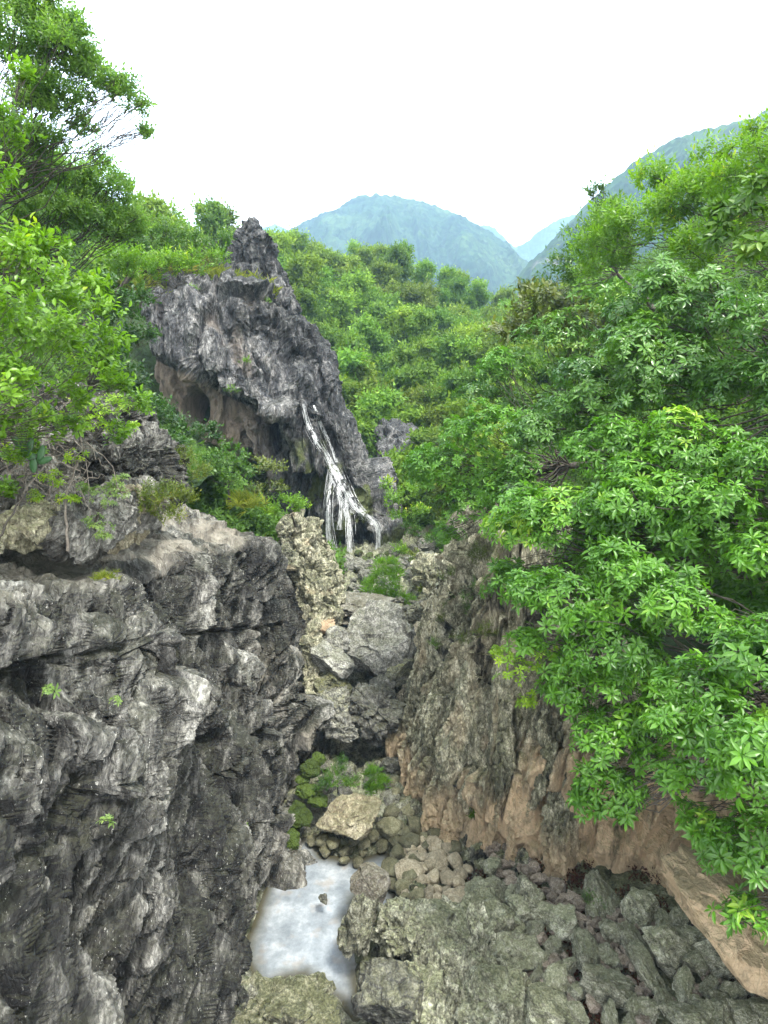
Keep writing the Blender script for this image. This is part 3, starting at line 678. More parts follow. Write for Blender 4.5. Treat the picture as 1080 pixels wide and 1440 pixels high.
def limb(a, b, r0, r1, rng, sag=.12, n=9, wob=.06):
    a, b = np.asarray(a, float), np.asarray(b, float); t = np.linspace(0, 1, n)[:, None]; L_ = np.linalg.norm(b-a)
    p = a+(b-a)*t+np.array([0, 0, 1])*sag*L_*np.sin(t*math.pi)
    w = np.cumsum(rng.normal(size=(n, 3)), 0)*wob*L_/n**.5; w -= w[0]+(w[-1]-w[0])*t; return tube(p+w, np.linspace(r0, r1, n))
def wood(base, clumps, rng, r0, twigs=3, fork=.45):
    base = np.asarray(base, float); cs = np.array([c for c, r in clumps]); m_ = cs.mean(0)
    f = base+(m_-base)*fork+np.array([0, 0, .1]); parts = [limb(base, f, r0, r0*.55, rng, .05)]
    for c, r in clumps:
        c = np.asarray(c, float)
        parts.append(limb(f, c, r0*.14, r0*.035, rng, -.06, 10, .1))
        for _ in range(twigs):
            d = rng.normal(size=3); d[2] = abs(d[2])*.6; d /= np.linalg.norm(d)
            parts.append(limb(c-(c-f)*rng.uniform(0, .3), c+d*r*.8, r0*.06, r0*.015, rng, .05, 6, .15))
    return join(parts)

M_bark = plain_mat('grey_bark', (.02, .018, .014), (.07, .06, .045), 9, .9, .02)
M_twig = plain_mat('dry_twig', (.10, .085, .07), (.24, .21, .17), 20, .9, .004)
M_L = {
 'umbrella': leaf_mat('umbrella_leaf', (0.041, 0.121, 0.011), (0.115, 0.275, 0.024), (0.297, 0.418, 0.048), rough=.36, trans=.36, spec=.45),
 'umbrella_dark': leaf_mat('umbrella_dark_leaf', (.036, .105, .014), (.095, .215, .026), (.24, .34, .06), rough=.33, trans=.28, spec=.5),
 'olive': leaf_mat('olive_leaf', (0.054, 0.088, 0.011), (0.135, 0.176, 0.018), (0.351, 0.286, 0.032)),
 'brown': leaf_mat('brownish_leaf', (.05, .075, .015), (.13, .16, .03), (.25, .23, .06)),
 'bright': leaf_mat('bright_leaf', (0.068, 0.154, 0.010), (0.162, 0.308, 0.018), (0.459, 0.462, 0.032), trans=.42),
 'yellow': leaf_mat('yellow_leaf', (.12, .24, .012), (.26, .40, .02), (.48, .50, .04), trans=.42),
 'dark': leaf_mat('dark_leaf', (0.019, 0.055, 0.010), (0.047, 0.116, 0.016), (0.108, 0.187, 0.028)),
 'mid': leaf_mat('mid_leaf', (0.032, 0.088, 0.011), (0.088, 0.182, 0.019), (0.203, 0.286, 0.032)),
 'pale': leaf_mat('pale_leaf', (0.095, 0.165, 0.040), (0.203, 0.297, 0.072), (0.405, 0.440, 0.128)),
 'airy': leaf_mat('airy_leaf', (.075, .16, .03), (.17, .29, .055), (.30, .40, .09), trans=.55),
 'hill': leaf_mat('hill_leaf', (.055, .115, .02), (.14, .25, .034), (.27, .37, .06), rough=.6, trans=.35, spec=.2, objvar=.8),
 'cover': leaf_mat('ground_leaf', (.045, .10, .018), (.11, .21, .03), (.24, .33, .055), rough=.6, trans=.35, spec=.2),
 'grass': leaf_mat('grass_blade', (0.095, 0.132, 0.016), (0.230, 0.264, 0.032), (0.486, 0.396, 0.080), rough=.6, spec=.2),
 'bamboo': leaf_mat('bamboo_leaf', (0.068, 0.165, 0.016), (0.162, 0.308, 0.032), (0.351, 0.440, 0.064), trans=.4),
}
def tree(name, label, cat, base, clumps, tpls, mat, dens, size=1., seed=0, r0=.12, up=.5, flat=.75, hang=0., group=None, twigs=3, shell=(.55, 1.02), part='trunk', crown='crown', smooth=False, fork=.45):
    rng = np.random.default_rng(seed)
    root = empty(name, tuple(base), label, cat, group)
    V, F_ = wood(base, clumps, rng, r0, twigs, fork); obj(part, V, F_, M_bark, root, smooth=True)
    p, a, t = crown_pts(clumps, dens, rng, up, shell, flat, hang)
    V, F_, T = scatter(tpls, p, a, size*rng.uniform(.6, 1.25, len(p)), t, rng)
    obj(crown, V, F_, M_L[mat], root, attrs={'tint': T}, smooth=smooth)
    return root
def CL(*rows):      # clumps from pixel, depth, radius in pixels; deterministic sub-clumps give an uneven outline
    out = []
    rng = np.random.default_rng(len(rows)*31+int(rows[0][0]))
    for (px, py, Y, r) in rows:
        c = P(px, py, Y); R_ = r*mpp(px, py, Y)
        out.append((c, R_*.78))
        for k in range(4):
            d = rng.normal(size=3); d /= np.linalg.norm(d); d[2] *= .7
            out.append((c+d*R_*.72, R_*rng.uniform(.3, .5)))
    return out

# --- right bank: umbrella-leaved trees leaning over the gorge
tree('umbrella_tree', 'glossy broad-leaved tree overhanging the bottom right corner above the mossy slabs', 'tree', (9.5, 6.5, 9.5),
     CL((1010, 1040, 7.0, 95), (1075, 1180, 6.6, 75), (1020, 1200, 7.2, 50), (1070, 930, 7.0, 90), (975, 960, 7.6, 70), (1050, 1290, 6.4, 38), (1100, 1070, 6.2, 90), (960, 1090, 7.4, 38), (985, 1150, 7.2, 32), (1190, 1090, 6.6, 105), (1180, 940, 7.0, 95), (1160, 1270, 6.4, 60), (1240, 1190, 6.8, 80)), T_WH, 'umbrella', 284, 0.76, 1, .16, up=.35, hang=.25, fork=.3)
tree('umbrella_tree', 'bright green broad-leaved tree with a hanging bough over the tan cliff foot', 'tree', (10.5, 9.5, 10.5),
     CL((860, 905, 10, 95), (790, 840, 10.5, 80), (850, 1040, 9.6, 60), (845, 1110, 9.4, 48), (900, 830, 10, 90), (960, 860, 9.4, 70), (740, 900, 11, 38), (800, 960, 10.2, 55), (875, 1130, 9.2, 30), (905, 1010, 9.6, 40), (885, 955, 9.8, 44), (915, 1065, 9.3, 34), (935, 980, 9.2, 40), (890, 1105, 9.2, 26), (940, 1020, 9, 30)), T_WH, 'umbrella', 240, 0.84, 2, .2, up=.35, hang=.25, fork=.3)
tree('umbrella_tree', 'wide green broad-leaved tree filling the middle of the right bank', 'tree', (12.5, 12, 12.5),
     CL((900, 720, 12, 110), (800, 730, 12.5, 90), (730, 750, 13, 62), (1000, 740, 11, 100), (1070, 770, 10, 70), (960, 640, 12, 85), (820, 790, 13.5, 62), (760, 830, 13.5, 42), (900, 800, 12.8, 62), (1040, 850, 11.5, 70), (1060, 660, 11, 75), (720, 820, 13, 48), (870, 640, 13, 75), (1175, 700, 10, 105), (1170, 820, 9.5, 85), (1280, 760, 10.5, 90)), T_WH, 'umbrella', 180, 0.92, 3, .25, up=.4, hang=.2, fork=.3)
tree('umbrella_tree', 'deep green broad-leaved tree under the feathery trees on the right bank', 'tree', (14, 15, 15),
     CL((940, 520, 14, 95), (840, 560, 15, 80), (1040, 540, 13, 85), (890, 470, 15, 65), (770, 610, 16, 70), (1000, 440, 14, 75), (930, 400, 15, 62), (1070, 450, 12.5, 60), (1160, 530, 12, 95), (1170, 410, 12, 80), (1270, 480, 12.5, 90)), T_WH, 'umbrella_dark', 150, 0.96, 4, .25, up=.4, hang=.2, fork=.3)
tree('umbrella_tree', 'leafy tree drooping in tiers over the stream mouth beside the waterfall', 'tree', (7.5, 20, 12.5),
     CL((650, 640, 20, 78), (700, 600, 19, 60), (610, 660, 20.5, 52), (660, 700, 19.5, 55), (630, 745, 20.5, 30), (720, 680, 18.5, 60), (585, 650, 21, 26), (700, 520, 21, 40)), T_WH, 'umbrella', 102, 1.0, 5, .2, up=.5, hang=.35, fork=.3)
tree('laurel_tree', 'dark green tree between the drooping tiered tree and the brownish shrub', 'tree', (9, 24, 14),
     CL((740, 520, 22, 60), (690, 560, 23, 50), (790, 480, 21, 60), (720, 590, 22, 40), (850, 430, 20, 55)), T_WH_S, 'umbrella_dark', 55, 1.7, 6, .2, fork=.3)
tree('shrub', 'brownish olive shrub topping the right bank against the hazy mountain', 'shrub', (10.5, 24, 17),
     CL((760, 440, 23, 52), (720, 470, 23.5, 38), (805, 455, 22.5, 42), (740, 415, 24, 20)), T_PIN_B, 'brown', 60, 1.7, 7, .1, part='stem', crown='foliage', fork=.3)
tree('feathery_tree', 'light green feathery tree just below the right mountain slope', 'tree', (16, 20, 19),
     CL((900, 320, 21, 70), (850, 360, 22, 55), (960, 290, 20, 60), (920, 250, 22, 40), (860, 310, 23, 32), (980, 350, 19, 50), (1010, 260, 20, 45)), T_PIN, 'bright', 120, 2.1, 8, .16, fork=.3, up=.8)
tree('feathery_tree', 'yellowish green feathery tree reaching highest at the right edge', 'tree', (18, 16, 19),
     CL((1040, 260, 17, 60), (1070, 220, 16, 45), (1030, 330, 17, 50), (1000, 215, 19, 30), (1090, 310, 15, 60), (1060, 190, 17, 24), (1160, 280, 15, 75), (1150, 200, 15.5, 45)), T_PIN, 'bright', 120, 2.0, 9, .16, fork=.3, up=.8)
tree('tall_tree', 'dusky tree with thin bare-tipped boughs over the right mountain foot', 'tree', (12, 28, 19),
     CL((820, 330, 28, 40), (850, 290, 28, 22), (790, 380, 28, 34), (760, 400, 29, 22), (840, 268, 28, 12)), T_PIN, 'mid', 60, 2.4, 10, .12, fork=.5, up=.6, twigs=6)
tree('shrub', 'yellow green shrub clinging where the fluted cliff meets the foliage', 'shrub', (4.6, 13.6, 8.4),
     CL((735, 945, 13, 34), (710, 925, 13.2, 24), (760, 915, 12.8, 30), (740, 985, 13, 18)), T_WH_S, 'yellow', 110, 1.0, 11, .04, part='stem', crown='foliage')
tree('leafy_bough', 'nearby dark bough with large leaves entering at the right edge', 'tree', (6.6, 7.2, 17.2),
     CL((1050, 290, 7.5, 34), (1020, 330, 7.6, 24), (1075, 350, 7, 28), (1085, 255, 7, 30), (1010, 300, 7.8, 14)), T_WH_S, 'mid', 190, 1.2, 12, .06, up=.1, hang=.3)

# --- left bank
tree('tall_tree', 'tall dark green tree leaning from the upper left corner into the sky', 'tree', (-13.5, 15, 16),
     CL((30, 50, 14, 75), (90, 70, 14, 62), (60, 130, 14, 50), (130, 115, 14.5, 42), (170, 125, 14.5, 34), (195, 150, 14.6, 20), (120, 180, 14.5, 26), (20, 190, 14, 50), (80, 135, 14, 42), (70, 205, 14.5, 36), (50, 10, 14, 50), (205, 185, 14.8, 10), (100, 35, 14, 26)), T_PIN, 'airy', 400, 1.3, 21, .14, twigs=4, fork=.5)
tree('tall_tree', 'dark feathery tree with level boughs below the corner tree', 'tree', (-13, 17, 15),
     CL((90, 250, 17, 50), (150, 270, 17.5, 45), (60, 300, 17, 55), (130, 320, 17.5, 50), (180, 310, 18, 34), (140, 225, 17.5, 24), (30, 240, 16.5, 40), (170, 255, 18, 20)), T_PIN, 'airy', 330, 1.5, 22, .16, twigs=5)
tree('spreading_tree', 'vivid green tree at the left edge under the tall dark trees', 'tree', (-9.5, 9.5, 14),
     CL((10, 340, 9.5, 50), (45, 380, 9.5, 45), (-20, 250, 9.5, 60), (15, 180, 10.5, 36), (75, 350, 10, 28), (30, 100, 11, 22), (-90, 370, 9.5, 70), (-100, 230, 10.5, 60)), T_PIN_B, 'bright', 150, .95, 23, .12)
tree('leafy_bush', 'vivid lime green bush spilling over the left ledge boulders', 'bush', (-7.6, 8.5, 13.2),
     CL((20, 450, 8, 62), (80, 480, 8.6, 60), (30, 540, 8, 50), (120, 440, 9.4, 45), (140, 520, 9.6, 40), (70, 405, 9, 42), (160, 480, 10, 30), (100, 560, 9.6, 32), (60, 590, 9.6, 30), (20, 610, 9.4, 34), (165, 540, 10.4, 26), (130, 400, 9.8, 26), (25, 360, 8.6, 34), (30, 630, 10.2, 34), (95, 605, 10.2, 32), (165, 610, 11, 22), (190, 570, 11, 22), (5, 580, 9.6, 40), (0, 690, 10, 20), (-80, 500, 8.2, 75), (-90, 610, 9.2, 55)), T_PIN_B, 'bright', 190, .85, 24, .06, part='stem', crown='foliage')
tree('leafy_bush', 'yellow leaved bush on the boulder edge beside the dark shrubs', 'bush', (-6.9, 10.6, 13),
     CL((150, 575, 12.6, 36), (130, 595, 12.24, 26), (185, 605, 12.96, 16), (110, 570, 12.0, 18), (50, 700, 11.04, 0.1)), T_WH_S, 'yellow', 230, .75, 25, .03, part='stem', crown='foliage')
tree('leafy_bush', 'small yellow bush below the cactus among bare twigs', 'bush', (-5.9, 9.2, 12.3),
     CL((75, 680, 10.3, 26), (50, 700, 10.3, 14), (95, 705, 10.3, 16), (20, 650, 10.2, 14), (105, 640, 10.6, 16), (40, 610, 10.5, 16)), T_WH_S, 'yellow', 230, .6, 26, .02, part='stem', crown='foliage')
tree('tall_tree', 'slim grey green tree on the skyline left of the pinnacle', 'tree', (-13, 30, 20),
     CL((235, 320, 30, 26), (260, 335, 31, 24), (215, 345, 30, 30), (290, 345, 32, 22), (320, 335, 33, 14), (245, 360, 31, 34)), T_PIN, 'mid', 70, 2.2, 27, .14)
tree('round_tree', 'yellow green spreading tree between the left bank and crag top', 'tree', (-13.5, 27, 17.5),
     CL((190, 380, 27, 40), (230, 375, 28, 36), (160, 360, 26, 36), (270, 370, 29, 26), (310, 365, 31, 20)), T_PIN, 'bright', 90, 2.1, 28, .14)
tree('shaded_tree', 'deep green shaded tree against the left side of the crag', 'tree', (-12.5, 24, 13.5),
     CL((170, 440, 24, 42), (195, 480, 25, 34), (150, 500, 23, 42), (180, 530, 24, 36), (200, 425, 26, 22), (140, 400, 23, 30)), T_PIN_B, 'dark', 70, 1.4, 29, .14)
tree('spreading_shrub', 'dark green shrub below the pink cave recess', 'shrub', (-8.4, 21, 11.8),
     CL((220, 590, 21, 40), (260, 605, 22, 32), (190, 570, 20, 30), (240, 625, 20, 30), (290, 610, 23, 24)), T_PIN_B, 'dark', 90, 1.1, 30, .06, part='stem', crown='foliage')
tree('spreading_shrub', 'mid green shrub in front of the overhang shadow', 'shrub', (-5.6, 22, 11.3),
     CL((320, 640, 22, 34), (290, 660, 21, 26), (345, 665, 22.5, 24), (325, 680, 21.5, 22)), T_PIN_B, 'mid', 90, 1.05, 31, .06, part='stem', crown='foliage')
tree('spreading_shrub', 'reddish olive shrub between green shrubs at the crag foot', 'shrub', (-4.6, 23.5, 10.8),
     CL((375, 660, 23.5, 26), (385, 690, 23, 20), (360, 690, 23, 18)), T_PIN_B, 'brown', 100, 1.0, 32, .05, part='stem', crown='foliage')
tree('spreading_shrub', 'fresh green low shrub at the far end of the ledge', 'shrub', (-3.6, 24.5, 10.0),
     CL((405, 708, 24, 24), (425, 715, 24.5, 15), (385, 720, 23.5, 16)), T_PIN_B, 'bright', 110, .95, 33, .05, part='stem', crown='foliage')
tree('ledge_shrub', 'pale silvery green shrub draped over the boulder by the ledge', 'shrub', (-5.0, 10.4, 12.3),
     CL((150, 700, 10.5, 32), (138, 735, 10.3, 22), (168, 680, 10.6, 20), (125, 690, 10.4, 18), (145, 755, 10.2, 11)), T_WH_S, 'pale', 300, .55, 34, .025, part='stem', crown='foliage')
tree('ledge_shrub', 'yellowing airy shrub growing on the pale ledge', 'shrub', (-5.0, 12.6, 12),
     CL((222, 695, 11.8, 34), (240, 725, 11.8, 20), (205, 715, 11.6, 24), (252, 700, 12, 20)), T_FINE, 'olive', 480, 1.1, 35, .02, part='stem', crown='foliage')
tree('ledge_shrub', 'low dull green shrub at the back of the ledge', 'shrub', (-5.6, 16, 12),
     CL((250, 650, 16, 30), (220, 640, 15.5, 22), (280, 665, 17, 20)), T_FINE, 'olive', 200, 1.3, 36, .03, part='stem', crown='foliage')

# --- gorge floor plants
tree('bamboo_bush', 'fresh green bamboo-like bush above the big grey boulder', 'bush', P(542, 862, 31),
     CL((540, 825, 31, 36), (522, 848, 30.8, 18), (562, 848, 30.8, 20), (542, 798, 31, 18)), T_BLADE, 'bamboo', 80, .9, 41, .03, part='stem', crown='foliage', up=.9)
tree('fern_bush', 'small-leaved bush beneath the dark gap of the jammed boulders', 'bush', G(475, 1115, .9),
     CL((470, 1095, 19.6, 24), (455, 1105, 19.5, 14), (495, 1100, 19.6, 16), (480, 1075, 19.8, 12)), T_FINE, 'mid', 420, 1.2, 42, .02, part='stem', crown='foliage')
tree('fern_bush', 'bright fern clump beside the small-leaved bush', 'bush', G(530, 1115, .9),
     CL((525, 1090, 19.6, 15), (540, 1105, 19.4, 11), (520, 1110, 19.4, 9)), T_BLADE, 'bamboo', 300, .55, 43, .015, part='stem', crown='foliage', up=.9)
tree('leafy_bush', 'low green bush left of the bamboo-like bush at the waterfall base', 'bush', P(480, 815, 37),
     CL((478, 808, 37, 16), (500, 800, 38, 12), (465, 800, 38, 10)), T_PIN_B, 'bright', 60, 1.2, 44, .03, part='stem', crown='foliage')
tree('leafy_bush', 'yellow green bush right of the waterfall under the wooded hill', 'bush', P(560, 720, 40),
     CL((555, 700, 40, 22), (580, 690, 40, 20), (560, 725, 39, 16), (590, 720, 38, 18), (545, 680, 42, 14)), T_PIN_B, 'bright', 50, 1.5, 45, .05, part='stem', crown='foliage')
tree('leafy_bush', 'tiny dark bush growing from the rubble at the cliff foot', 'bush', G(840, 1270, 1.2),
     CL((835, 1262, 14.4, 16), (850, 1272, 14.2, 10)), T_FINE, 'mid', 700, .8, 46, .01, part='stem', crown='foliage')
for px, py, Y, r, mt_, lb in ((460, 800, 36, 12, 'mid', 'green bush by the wet rocks left of the waterfall foot'), (590, 785, 35, 18, 'olive', 'olive bush on the right of the upper stream bed'), (600, 830, 31, 16, 'olive', 'dull olive bush beside the pale boulder pile'), (560, 770, 38, 14, 'bright', 'bright little bush between waterfall and bamboo-like bush'), (500, 835, 32, 9, 'bright', 'small bright plant just left of the bamboo-like bush'), (575, 742, 40, 18, 'mid', 'green bush on the bank right of the waterfall foot'), (610, 760, 36, 20, 'mid', 'leafy green bush under the tiered tree')):
    tree('leafy_bush', lb, 'bush', P(px, py+r, Y), CL((px, py, Y, r), (px+r*.6, py+r*.3, Y, r*.6)), T_PIN_B if r > 10 else T_FINE, mt_, 60 if r > 10 else 200, 1.1, px, .03, part='stem', crown='foliage')
rngc = np.random.default_rng(3)
for px, py, r, mt_ in ((640, 800, 22, 'olive'), (665, 850, 20, 'mid'), (625, 870, 14, 'olive'), (690, 830, 24, 'mid'), (655, 900, 16, 'olive'), (640, 840, 16, 'mid'), (680, 890, 18, 'olive'), (610, 900, 9, 'bright'), (672, 780, 26, 'olive'), (612, 1140, 8, 'bright'), (665, 1146, 6, 'bright'), (700, 790, 26, 'olive')):
    rr_ = ray(px, py); rr_ /= np.linalg.norm(rr_); h = BV_R.ray_cast(Vector((0, 0, CAM_H)), Vector(rr_), 60)
    if h[0] is None: continue
    c_ = np.array(h[0])-rr_*.2; R_ = r*mpp(px, py, c_[1])
    cl_ = [(c_, R_*.6)]+[(c_+rngc.normal(size=3)*R_*.5, R_*.4) for _ in range(4)]
    tree('cliff_shrub', 'wispy shrub rooted in the fluted right cliff face', 'shrub', c_+np.array([.2, .2, -.3]), cl_, T_FINE, mt_, 260, 1.1, px, .012, part='stem', crown='foliage', group='wispy shrubs on the right cliff', hang=.3)
for px, py, lb in ((20, 972, 'tiny pale plant high on the dark cliff at the left edge'), (122, 986, 'tiny yellow green plant on the upper dark cliff face'), (108, 1156, 'tiny fresh green seedling on the middle of the dark cliff'), (323, 1160, 'tiny green sprout near the right edge of the dark cliff')):
    c = on_left(px, py)+np.array([.35, 0, 0]); tree('cliff_seedling', lb, 'plant', c-np.array([.1, 0, .1]), [(c, .07)], T_WH_S, 'pale', 1500, .55, int(px), .006, part='stem', crown='leaves')
for px, py, Y, lb in ((345, 510, 39.3, 'yellow green tuft on the middle of the crag face'), (325, 550, 39, 'small leafy tuft above the cave recess'), (270, 408, 41, 'green tuft on the upper left shoulder of the crag'), (235, 400, 41.5, 'bright shrub on the left brow of the crag'), (375, 425, 42.5, 'bright shrub in the saddle below the pinnacle'), (325, 398, 42, 'small shrub on the crag top left of the pinnacle')):
    c = P(px, py, Y); tree('crag_shrub', lb, 'shrub', c-np.array([0, 0, .4]), [(c, .45)], T_PIN_B, 'bright', 90, .9, px, .03, part='stem', crown='foliage')

# --- wooded hill: six kinds of tree, many individuals
random.seed(4); kinds = []
for k in range(7):
    rng = np.random.default_rng(200+k); h = (4.2, 3.6, 5.0, 4.4, 3.2, 4.0, 4.8)[k]; w = (1.7, 2.0, 1.5, 2.2, 1.6, 1.8, 1.4)[k]
    cl = [((0, 0, h*.6), w*.6)]+[((w*.8*math.cos(a)*rng.uniform(.5, 1), w*.8*math.sin(a)*rng.uniform(.5, 1), h*rng.uniform(.3, .95)), w*rng.uniform(.25, .5)) for a in np.linspace(0, 9.2, 12)]
    if k in (2, 6): cl += [((0, 0, h*.9), w*.4), ((.2, 0, h*1.02), w*.22)]
    V, F_ = wood((0, 0, -.4), cl, rng, .14, 0)
    mt = mesh('trunk', V, F_, M_bark, True)
    p, a, t = crown_pts([(np.array(c), r) for c, r in cl], 100, rng, .25, (.35, 1.25), .95)
    V, F_, T = scatter(T_PIN_F, p, a, .85*rng.uniform(.45, 1.25, len(p)), np.clip(t+.15*rng.normal(size=len(t)), 0, 1), rng)
    kinds.append((mt, mesh('crown', V, F_, M_L['hill'], attrs={'tint': T}), ('round_tree', 'broad_tree', 'tall_tree', 'spreading_tree', 'small_tree', 'leafy_tree', 'slender_tree')[k], w))
def put_tree(k, loc, s, rz, label, group):
    mt, mc, nm, w = kinds[k]
    r = empty(nm, tuple(loc), label, 'tree', group); r.rotation_euler = (0, 0, rz); r.scale = (s, s, s*random.uniform(.85, 1.15))
    for me, n_ in ((mt, 'trunk'), (mc, 'crown')):
        o = bpy.data.objects.new(n_, me); C.objects.link(o); o.parent = r
rng = np.random.default_rng(77); pts_ = []
cand = []
while len(cand) < 9000:
    Y = 40+95*rng.random()**1.1; px = rng.uniform(-60, 1120); X = (px-540)/F*Y*1.02
    cand.append((X, Y))
cand = np.array(cand); zz = hill_z(cand[:, 0], cand[:, 1])
den = cand[:, 1]*cp-(zz-CAM_H)*sp; qx = 540+F*cand[:, 0]/den; qy = 720-F*(cand[:, 1]*sp+(zz-CAM_H)*cp)/den
sel = []
for i in range(len(cand)):
    X, Y = cand[i]
    if qy[i] > 780 or qx[i] > 860: continue
    if Y < 56 and -19 < X < 1.5: continue                        # the crag stands here
    if 520 < qx[i] < 600 and qy[i] > 640 and Y < 46: continue
    if qx[i] < 150: continue
    if qx[i] < 400 and qy[i] < 362: continue
    mind = 2.3 if Y < 70 else 3.0+.012*Y
    if all((X-a)**2+(Y-b)**2 > mind**2 for a, b, *_ in sel): sel.append((X, Y, zz[i]))
    if len(sel) >= 290: break
print('hill trees', len(sel))
HL = {0: 'round leafy tree in the dense wood on the hill behind the crag', 1: 'broad leafy tree in the dense wood on the hill behind the crag', 2: 'tall pointed tree in the dense wood on the hill behind the crag',
      3: 'spreading tree in the dense wood on the hill behind the crag', 4: 'small leafy tree in the dense wood on the hill behind the crag', 5: 'bushy leafy tree in the dense wood on the hill behind the crag', 6: 'slender tree in the dense wood on the hill behind the crag'}
HG = ['round', 'broad', 'tall pointed', 'spreading', 'small', 'bushy', 'slender']
for X, Y, z in sel:
    k = int(rng.integers(0, 7)); s = rng.uniform(.7, 1.15)*(1+.004*Y)
    qx_ = 540+F*X/(Y*cp-(z-CAM_H)*sp)
    zn_ = 'left of the pinnacle' if qx_ < 345 else 'on the far crest below the mountain' if Y > 100 else 'beside the right bank canopy' if qx_ > 620 else 'half way up the slope' if Y > 68 else 'low by the foot of the crag'
    put_tree(k, (X, Y, z-1.5), s, rng.uniform(0, 6.28), HL[k].replace('in the dense wood on the hill behind the crag', 'on the wooded hill, '+zn_), HG[k]+' trees on the wooded hill, '+zn_)

# --- undergrowth on the slopes (uncountable ground cover)
def cover(name, X, Y, Z, tpls, mat, size, rng, lift=.2):
    p = np.stack([X, Y, Z+lift*rng.random(len(X))], 1); a = np.stack([.4*rng.normal(size=len(X)), .4*rng.normal(size=len(X))-.3, np.ones(len(X))], 1)
    t = np.clip(.4+.5*fbm(p*.25, 3, 3)+.1*rng.normal(size=len(X)), 0, 1)
    V, F_, T = scatter(tpls, p, a, size*rng.uniform(.6, 1.3, len(X)), t, rng)
    tag(obj(name, V, F_, M_L[mat], attrs={'tint': T}), kind='stuff')
n = 95000; Y = 29+100*rng.random(n)**1.3; X = rng.uniform(-.75, .75, n)*Y
z = hill_z(X, Y); k = ~((X > -2.5) & (X < 3.5) & (Y < 44)) & ~((X > -19) & (X < .5) & (Y > 38.5) & (Y < 54)); cover('undergrowth', X[k], Y[k], z[k]-.4, T_PIN_F, 'cover', .75, rng, 1.7)
n = 16000; X = -7.3-15*rng.random(n); Y = 3+28*rng.random(n); cover('undergrowth', X, Y, lslope_z(X, Y)-.1, T_PIN_B, 'cover', 1.3, rng, .5)
n = 22000; X = 7+16*rng.random(n); Y = 2+30*rng.random(n); cover('undergrowth', X, Y, rslope_z(X, Y)-.9, T_PIN_B, 'cover', 1.4, rng, .7)

n = 9000; X = rng.uniform(-15, -3.5, n); Y = rng.uniform(26.6, 39, n); cover('undergrowth', X, Y, hill_z(X, Y)-.7, T_PIN_B, 'cover', 1.6, rng, 1.)
# ------------------------------------------------------------------ boulders and stones
def ico(sub):
    bm = bmesh.new(); bmesh.ops.create_icosphere(bm, subdivisions=sub, radius=1.)
    V = np.array([v.co[:] for v in bm.verts], np.float32); F_ = np.array([[v.index for v in f.verts] for f in bm.faces], np.int32); bm.free(); return V, F_
ICO = {k: ico(k) for k in (3, 4, 5, 6)}
def stone(seed, sub=5, cuts=9, rough=.10, round_=.0, dims=(1, 1, 1)):
    rng = np.random.default_rng(seed); V, F_ = ICO[sub]; V = V.copy()
    V = V*(1+.25*fbm(V*.9+seed, 2, seed))[:, None]
    for _ in range(cuts):
        n = rng.normal(size=3); n /= np.linalg.norm(n); d = rng.uniform(.45, .85)+round_
        V -= n*np.maximum(0, V@n-d)[:, None]*.95
    V *= np.array(dims, np.float32)
    U_ = V/np.linalg.norm(V, axis=1, keepdims=True)
    q = V+seed*3.7
    V = V+U_*(rough*1.5*(worley(warp(q*1.6, .3, 1.2, seed), seed)[2]*1.2+worley(warp(q*4, .3, 1.2, seed), seed+1)[2]*.5+.5*fbm(q*2.2, 7, seed, .6)+.3*ridged(warp(q*2.4, .4, 1, seed), 6, seed, .6)))[:, None]
    return V, F_
def boulder(name, label, px, py, Y, w, h, mat, seed, dep=1., rot=0., cuts=9, rough=.10, sub=6, zone=None, group=None, cat='boulder'):
    """w, h = size in photo pixels at that depth; a closed stone of real depth"""
    s = mpp(px, py, Y); V, F_ = stone(seed, sub, cuts, rough)
    V = V/np.abs(V).max(0)*np.array([w*s/2, w*s/2*dep, h*s/2])
    V = V@np.array(Matrix.Rotation(rot, 3, 'Y')).T
    at_ = {'zone': np.tile(np.array(zone, float), (len(V), 1))} if zone else None
    o = obj(name, V, F_, mat, attrs=at_, smooth=False); o.location = tuple(P(px, py, Y)+np.array([0, w*s*.2*dep, 0]))
    return tag(o, label, cat, group)
B = boulder
B('boulder', 'largest grey boulder, rounded and wedged between the two cliffs', 521, 915, 25.5, 128, 128, M_boulder, 43, .9, .1, 11, .08, zone=(0, .1, 0))
B('boulder', 'pale cracked boulder sitting behind and above the largest grey boulder', 505, 868, 27.5, 140, 50, M_boulder, 5, .9, .05, 9, .14, zone=(.1, .1, 0))
B('boulder', 'pale angular boulder wedged left of the largest grey boulder', 461, 932, 24.3, 78, 48, M_boulder, 8, 1., .35, 8, .07)
B('boulder', 'small upright grey boulder above the pale angular one', 473, 903, 25, 40, 42, M_boulder, 9, .8, 0, 8, .06)
B('boulder', 'flat topped mossy boulder at the right foot of the largest boulder', 560, 948, 24.8, 56, 42, M_boulder, 12, 1., -.25, 7, .07, zone=(0, .45, 0))
B('boulder', 'dark mossy boulder under the pale angular one', 468, 968, 23.8, 66, 48, M_boulder, 13, 1., .2, 8, .1, zone=(0, .5, .2))
B('boulder', 'rugged pitted chockstone jammed above the dark gap', 527, 1010, 22.8, 110, 90, M_boulder, 14, .9, 0, 6, .17, zone=(0, .15, .45))
B('boulder', 'pale olive lump on the left shoulder of the chockstone', 462, 996, 22.6, 62, 62, M_boulder, 16, .9, .2, 6, .16, zone=(0, .35, 0))
B('boulder', 'knobbly round boulder hanging over the dark gap', 484, 1028, 22.2, 64, 52, M_boulder, 17, .8, 0, 6, .2, zone=(0, .2, .2))
B('boulder', 'brown streaked boulder sloping above the head of the pool', 483, 1163, 18.2, 118, 66, M_right, 75, .8, -.35, 10, .09, zone=(.25, 0, .1))
